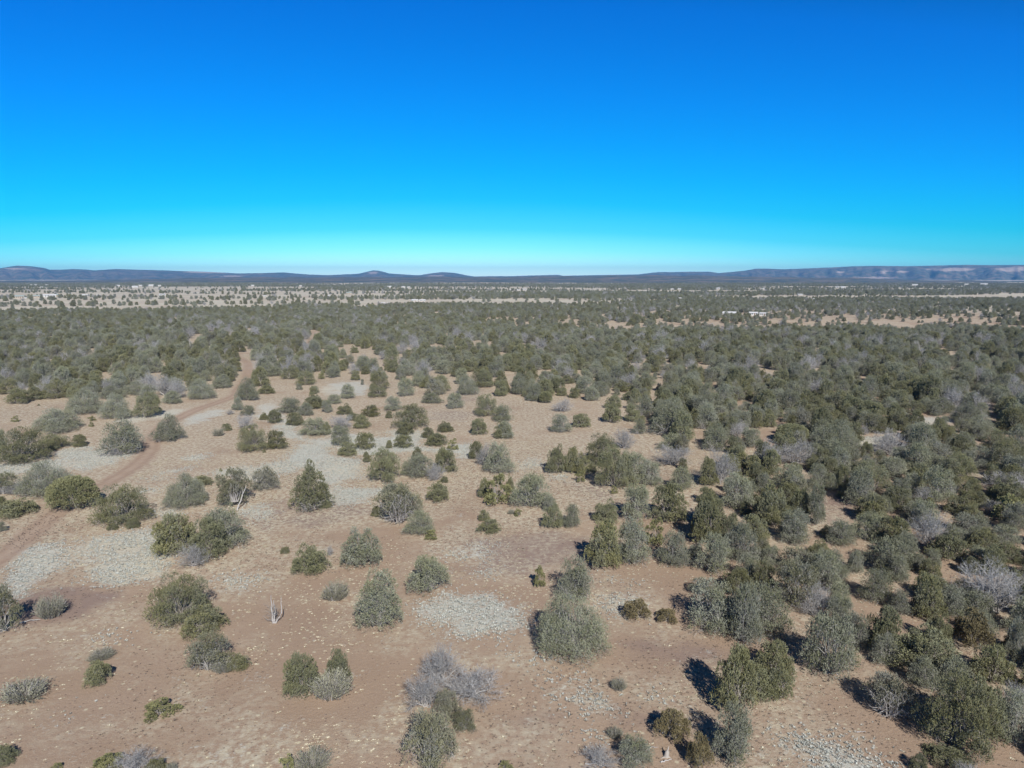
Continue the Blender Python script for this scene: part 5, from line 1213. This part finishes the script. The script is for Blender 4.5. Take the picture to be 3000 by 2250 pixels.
def house_parts(L, Wd, hw, hr, wall, roof):
    v = [(-L/2, -Wd/2, 0), (L/2, -Wd/2, 0), (L/2, Wd/2, 0), (-L/2, Wd/2, 0), (-L/2, -Wd/2, hw), (L/2, -Wd/2, hw), (L/2, Wd/2, hw), (-L/2, Wd/2, hw), (-L/2, 0, hw + hr), (L/2, 0, hw + hr)]
    f = [(0, 1, 5, 4), (2, 3, 7, 6), (1, 2, 6, 9, 5), (3, 0, 4, 8, 7), (0, 3, 2, 1)]
    wm = bpy.data.meshes.new('wall'); wm.from_pydata(v, [], f); wm.materials.append(wall)
    o_, th = .35, .12; k = hr / (Wd / 2); ye = Wd / 2 + o_; ze = hw - o_ * k
    rv = []
    for xx in (-L/2 - o_, L/2 + o_): rv += [(xx, -ye, ze + .01), (xx, 0, hw + hr + .01), (xx, ye, ze + .01), (xx, -ye, ze + th), (xx, 0, hw + hr + th), (xx, ye, ze + th)]
    rf = [(0, 1, 7, 6), (1, 2, 8, 7), (3, 9, 10, 4), (4, 10, 11, 5), (0, 6, 9, 3), (2, 5, 11, 8), (0, 3, 4, 1), (1, 4, 5, 2), (6, 7, 10, 9), (7, 8, 11, 10)]
    rm_ = bpy.data.meshes.new('roof'); rm_.from_pydata(rv, [], rf); rm_.materials.append(roof)
    out = [('wall', wm), ('roof', rm_), ('door', boxes('door', [(L * .05, L * .05 + .95, -Wd/2 - .04, -Wd/2 + .02, .05, 2.05)], M_DOOR))]
    for x0 in (-.38, -.18, .28):
        if L > 5: out.append(('window', boxes('window', [(L * x0, L * x0 + min(1.2, L * .12), -Wd/2 - .04, -Wd/2 + .02, 1.0, 2.0)], M_WIN)))
    return out
HP = {'long': (house_parts(10.4, 6.0, 2.5, 1.0, M_WALL, M_ROOF), 10.4), 'shed': (house_parts(6.2, 4.5, 2.2, .7, M_WALL, M_ROOF), 6.2), 'tan': (house_parts(9.0, 6.0, 2.5, 1.3, M_TANW, M_GROOF), 9.0), 'barn': (house_parts(14, 9, 3.2, 1.6, M_WALL, M_ROOF), 14.0)}
HL = {0: ('long', 'long white house with metal roof, widest in the right-hand woodland'), 1: ('shed', 'white shed just right of the long white house'), 2: ('shed', 'low white building farthest right of the long white house'),
      3: ('shed', 'left of two tiny white sheds at the central woodland edge'), 4: ('shed', 'right of two tiny white sheds at the central woodland edge'), 5: ('long', 'left one of two pale houses beyond the central woodland edge'), 6: ('long', 'right one of two pale houses beyond the central woodland edge'),
      8: ('tan', 'tan house leftmost on the near plain among scattered trees'), 9: ('shed', 'tiny white shed second from left on the near plain'), 10: ('tan', 'tan house between the tiny shed and the long pale roof'), 11: ('long', 'widest pale roof on the left near plain'), 12: ('tan', 'tan-walled house adjoining the widest pale roof on the left'),
      31: ('tan', 'house with greenish roof on the plain left of centre')}
for i, (hx, hy, hw) in enumerate(HOUSES):
    key, lab = HL.get(i, ('barn' if hw > 9 else ('long' if i % 3 else 'shed'), None))
    parts, nom = HP[key]
    nm = 'shed' if key == 'shed' else 'house'
    root = bpy.data.objects.new(nm, None); root.location = (hx, hy, float(terrain(hx, hy)) - .1)
    s = max(.7, min(hw / nom, 1.6)); root.scale = (s, min(s, 1.2), min(s, 1.25)); root.rotation_euler = (0, 0, -math.atan2(hx, hy) + (0.12 if i % 2 else -.1))
    side = 'left' if hx < -.27 * hy else ('right' if hx > .2 * hy else 'middle')
    if not lab:
        lab = 'tiny white %s far out on the %s of the valley plain' % (nm, side)
        tag(root, lab, nm, 'far %ss on the %s of the valley' % (nm, side))
    else: tag(root, lab, nm, 'houses and sheds in the valley')
    link(root)
    for pn, m_ in parts: link(bpy.data.objects.new(pn, m_), root)

# ---------------------------------------------------------------- haze
b = 16000
v = [(-b, -4200, -14), (b, -4200, -14), (b, b, -14), (-b, b, -14), (-b, -4200, 250), (b, -4200, 250), (b, b, 250), (-b, b, 250)]
me = bpy.data.meshes.new('haze'); me.from_pydata(v, [], [(0, 3, 2, 1), (4, 5, 6, 7), (0, 1, 5, 4), (1, 2, 6, 5), (2, 3, 7, 6), (3, 0, 4, 7)])
hm = bpy.data.materials.new('haze'); hm.use_nodes = True; hn = hm.node_tree.nodes; hn.clear()
ho = hn.new('ShaderNodeOutputMaterial'); hv = hn.new('ShaderNodeVolumePrincipled'); hv.inputs['Color'].default_value = HAZE_COLOR; hv.inputs['Density'].default_value = HAZE_DENSITY; hv.inputs['Anisotropy'].default_value = 0.0
hm.node_tree.links.new(hv.outputs[0], ho.inputs['Volume']); me.materials.append(hm)
tag(link(bpy.data.objects.new('haze', me)), 'thin blue air haze over the valley and far hills', 'haze', kind='stuff')
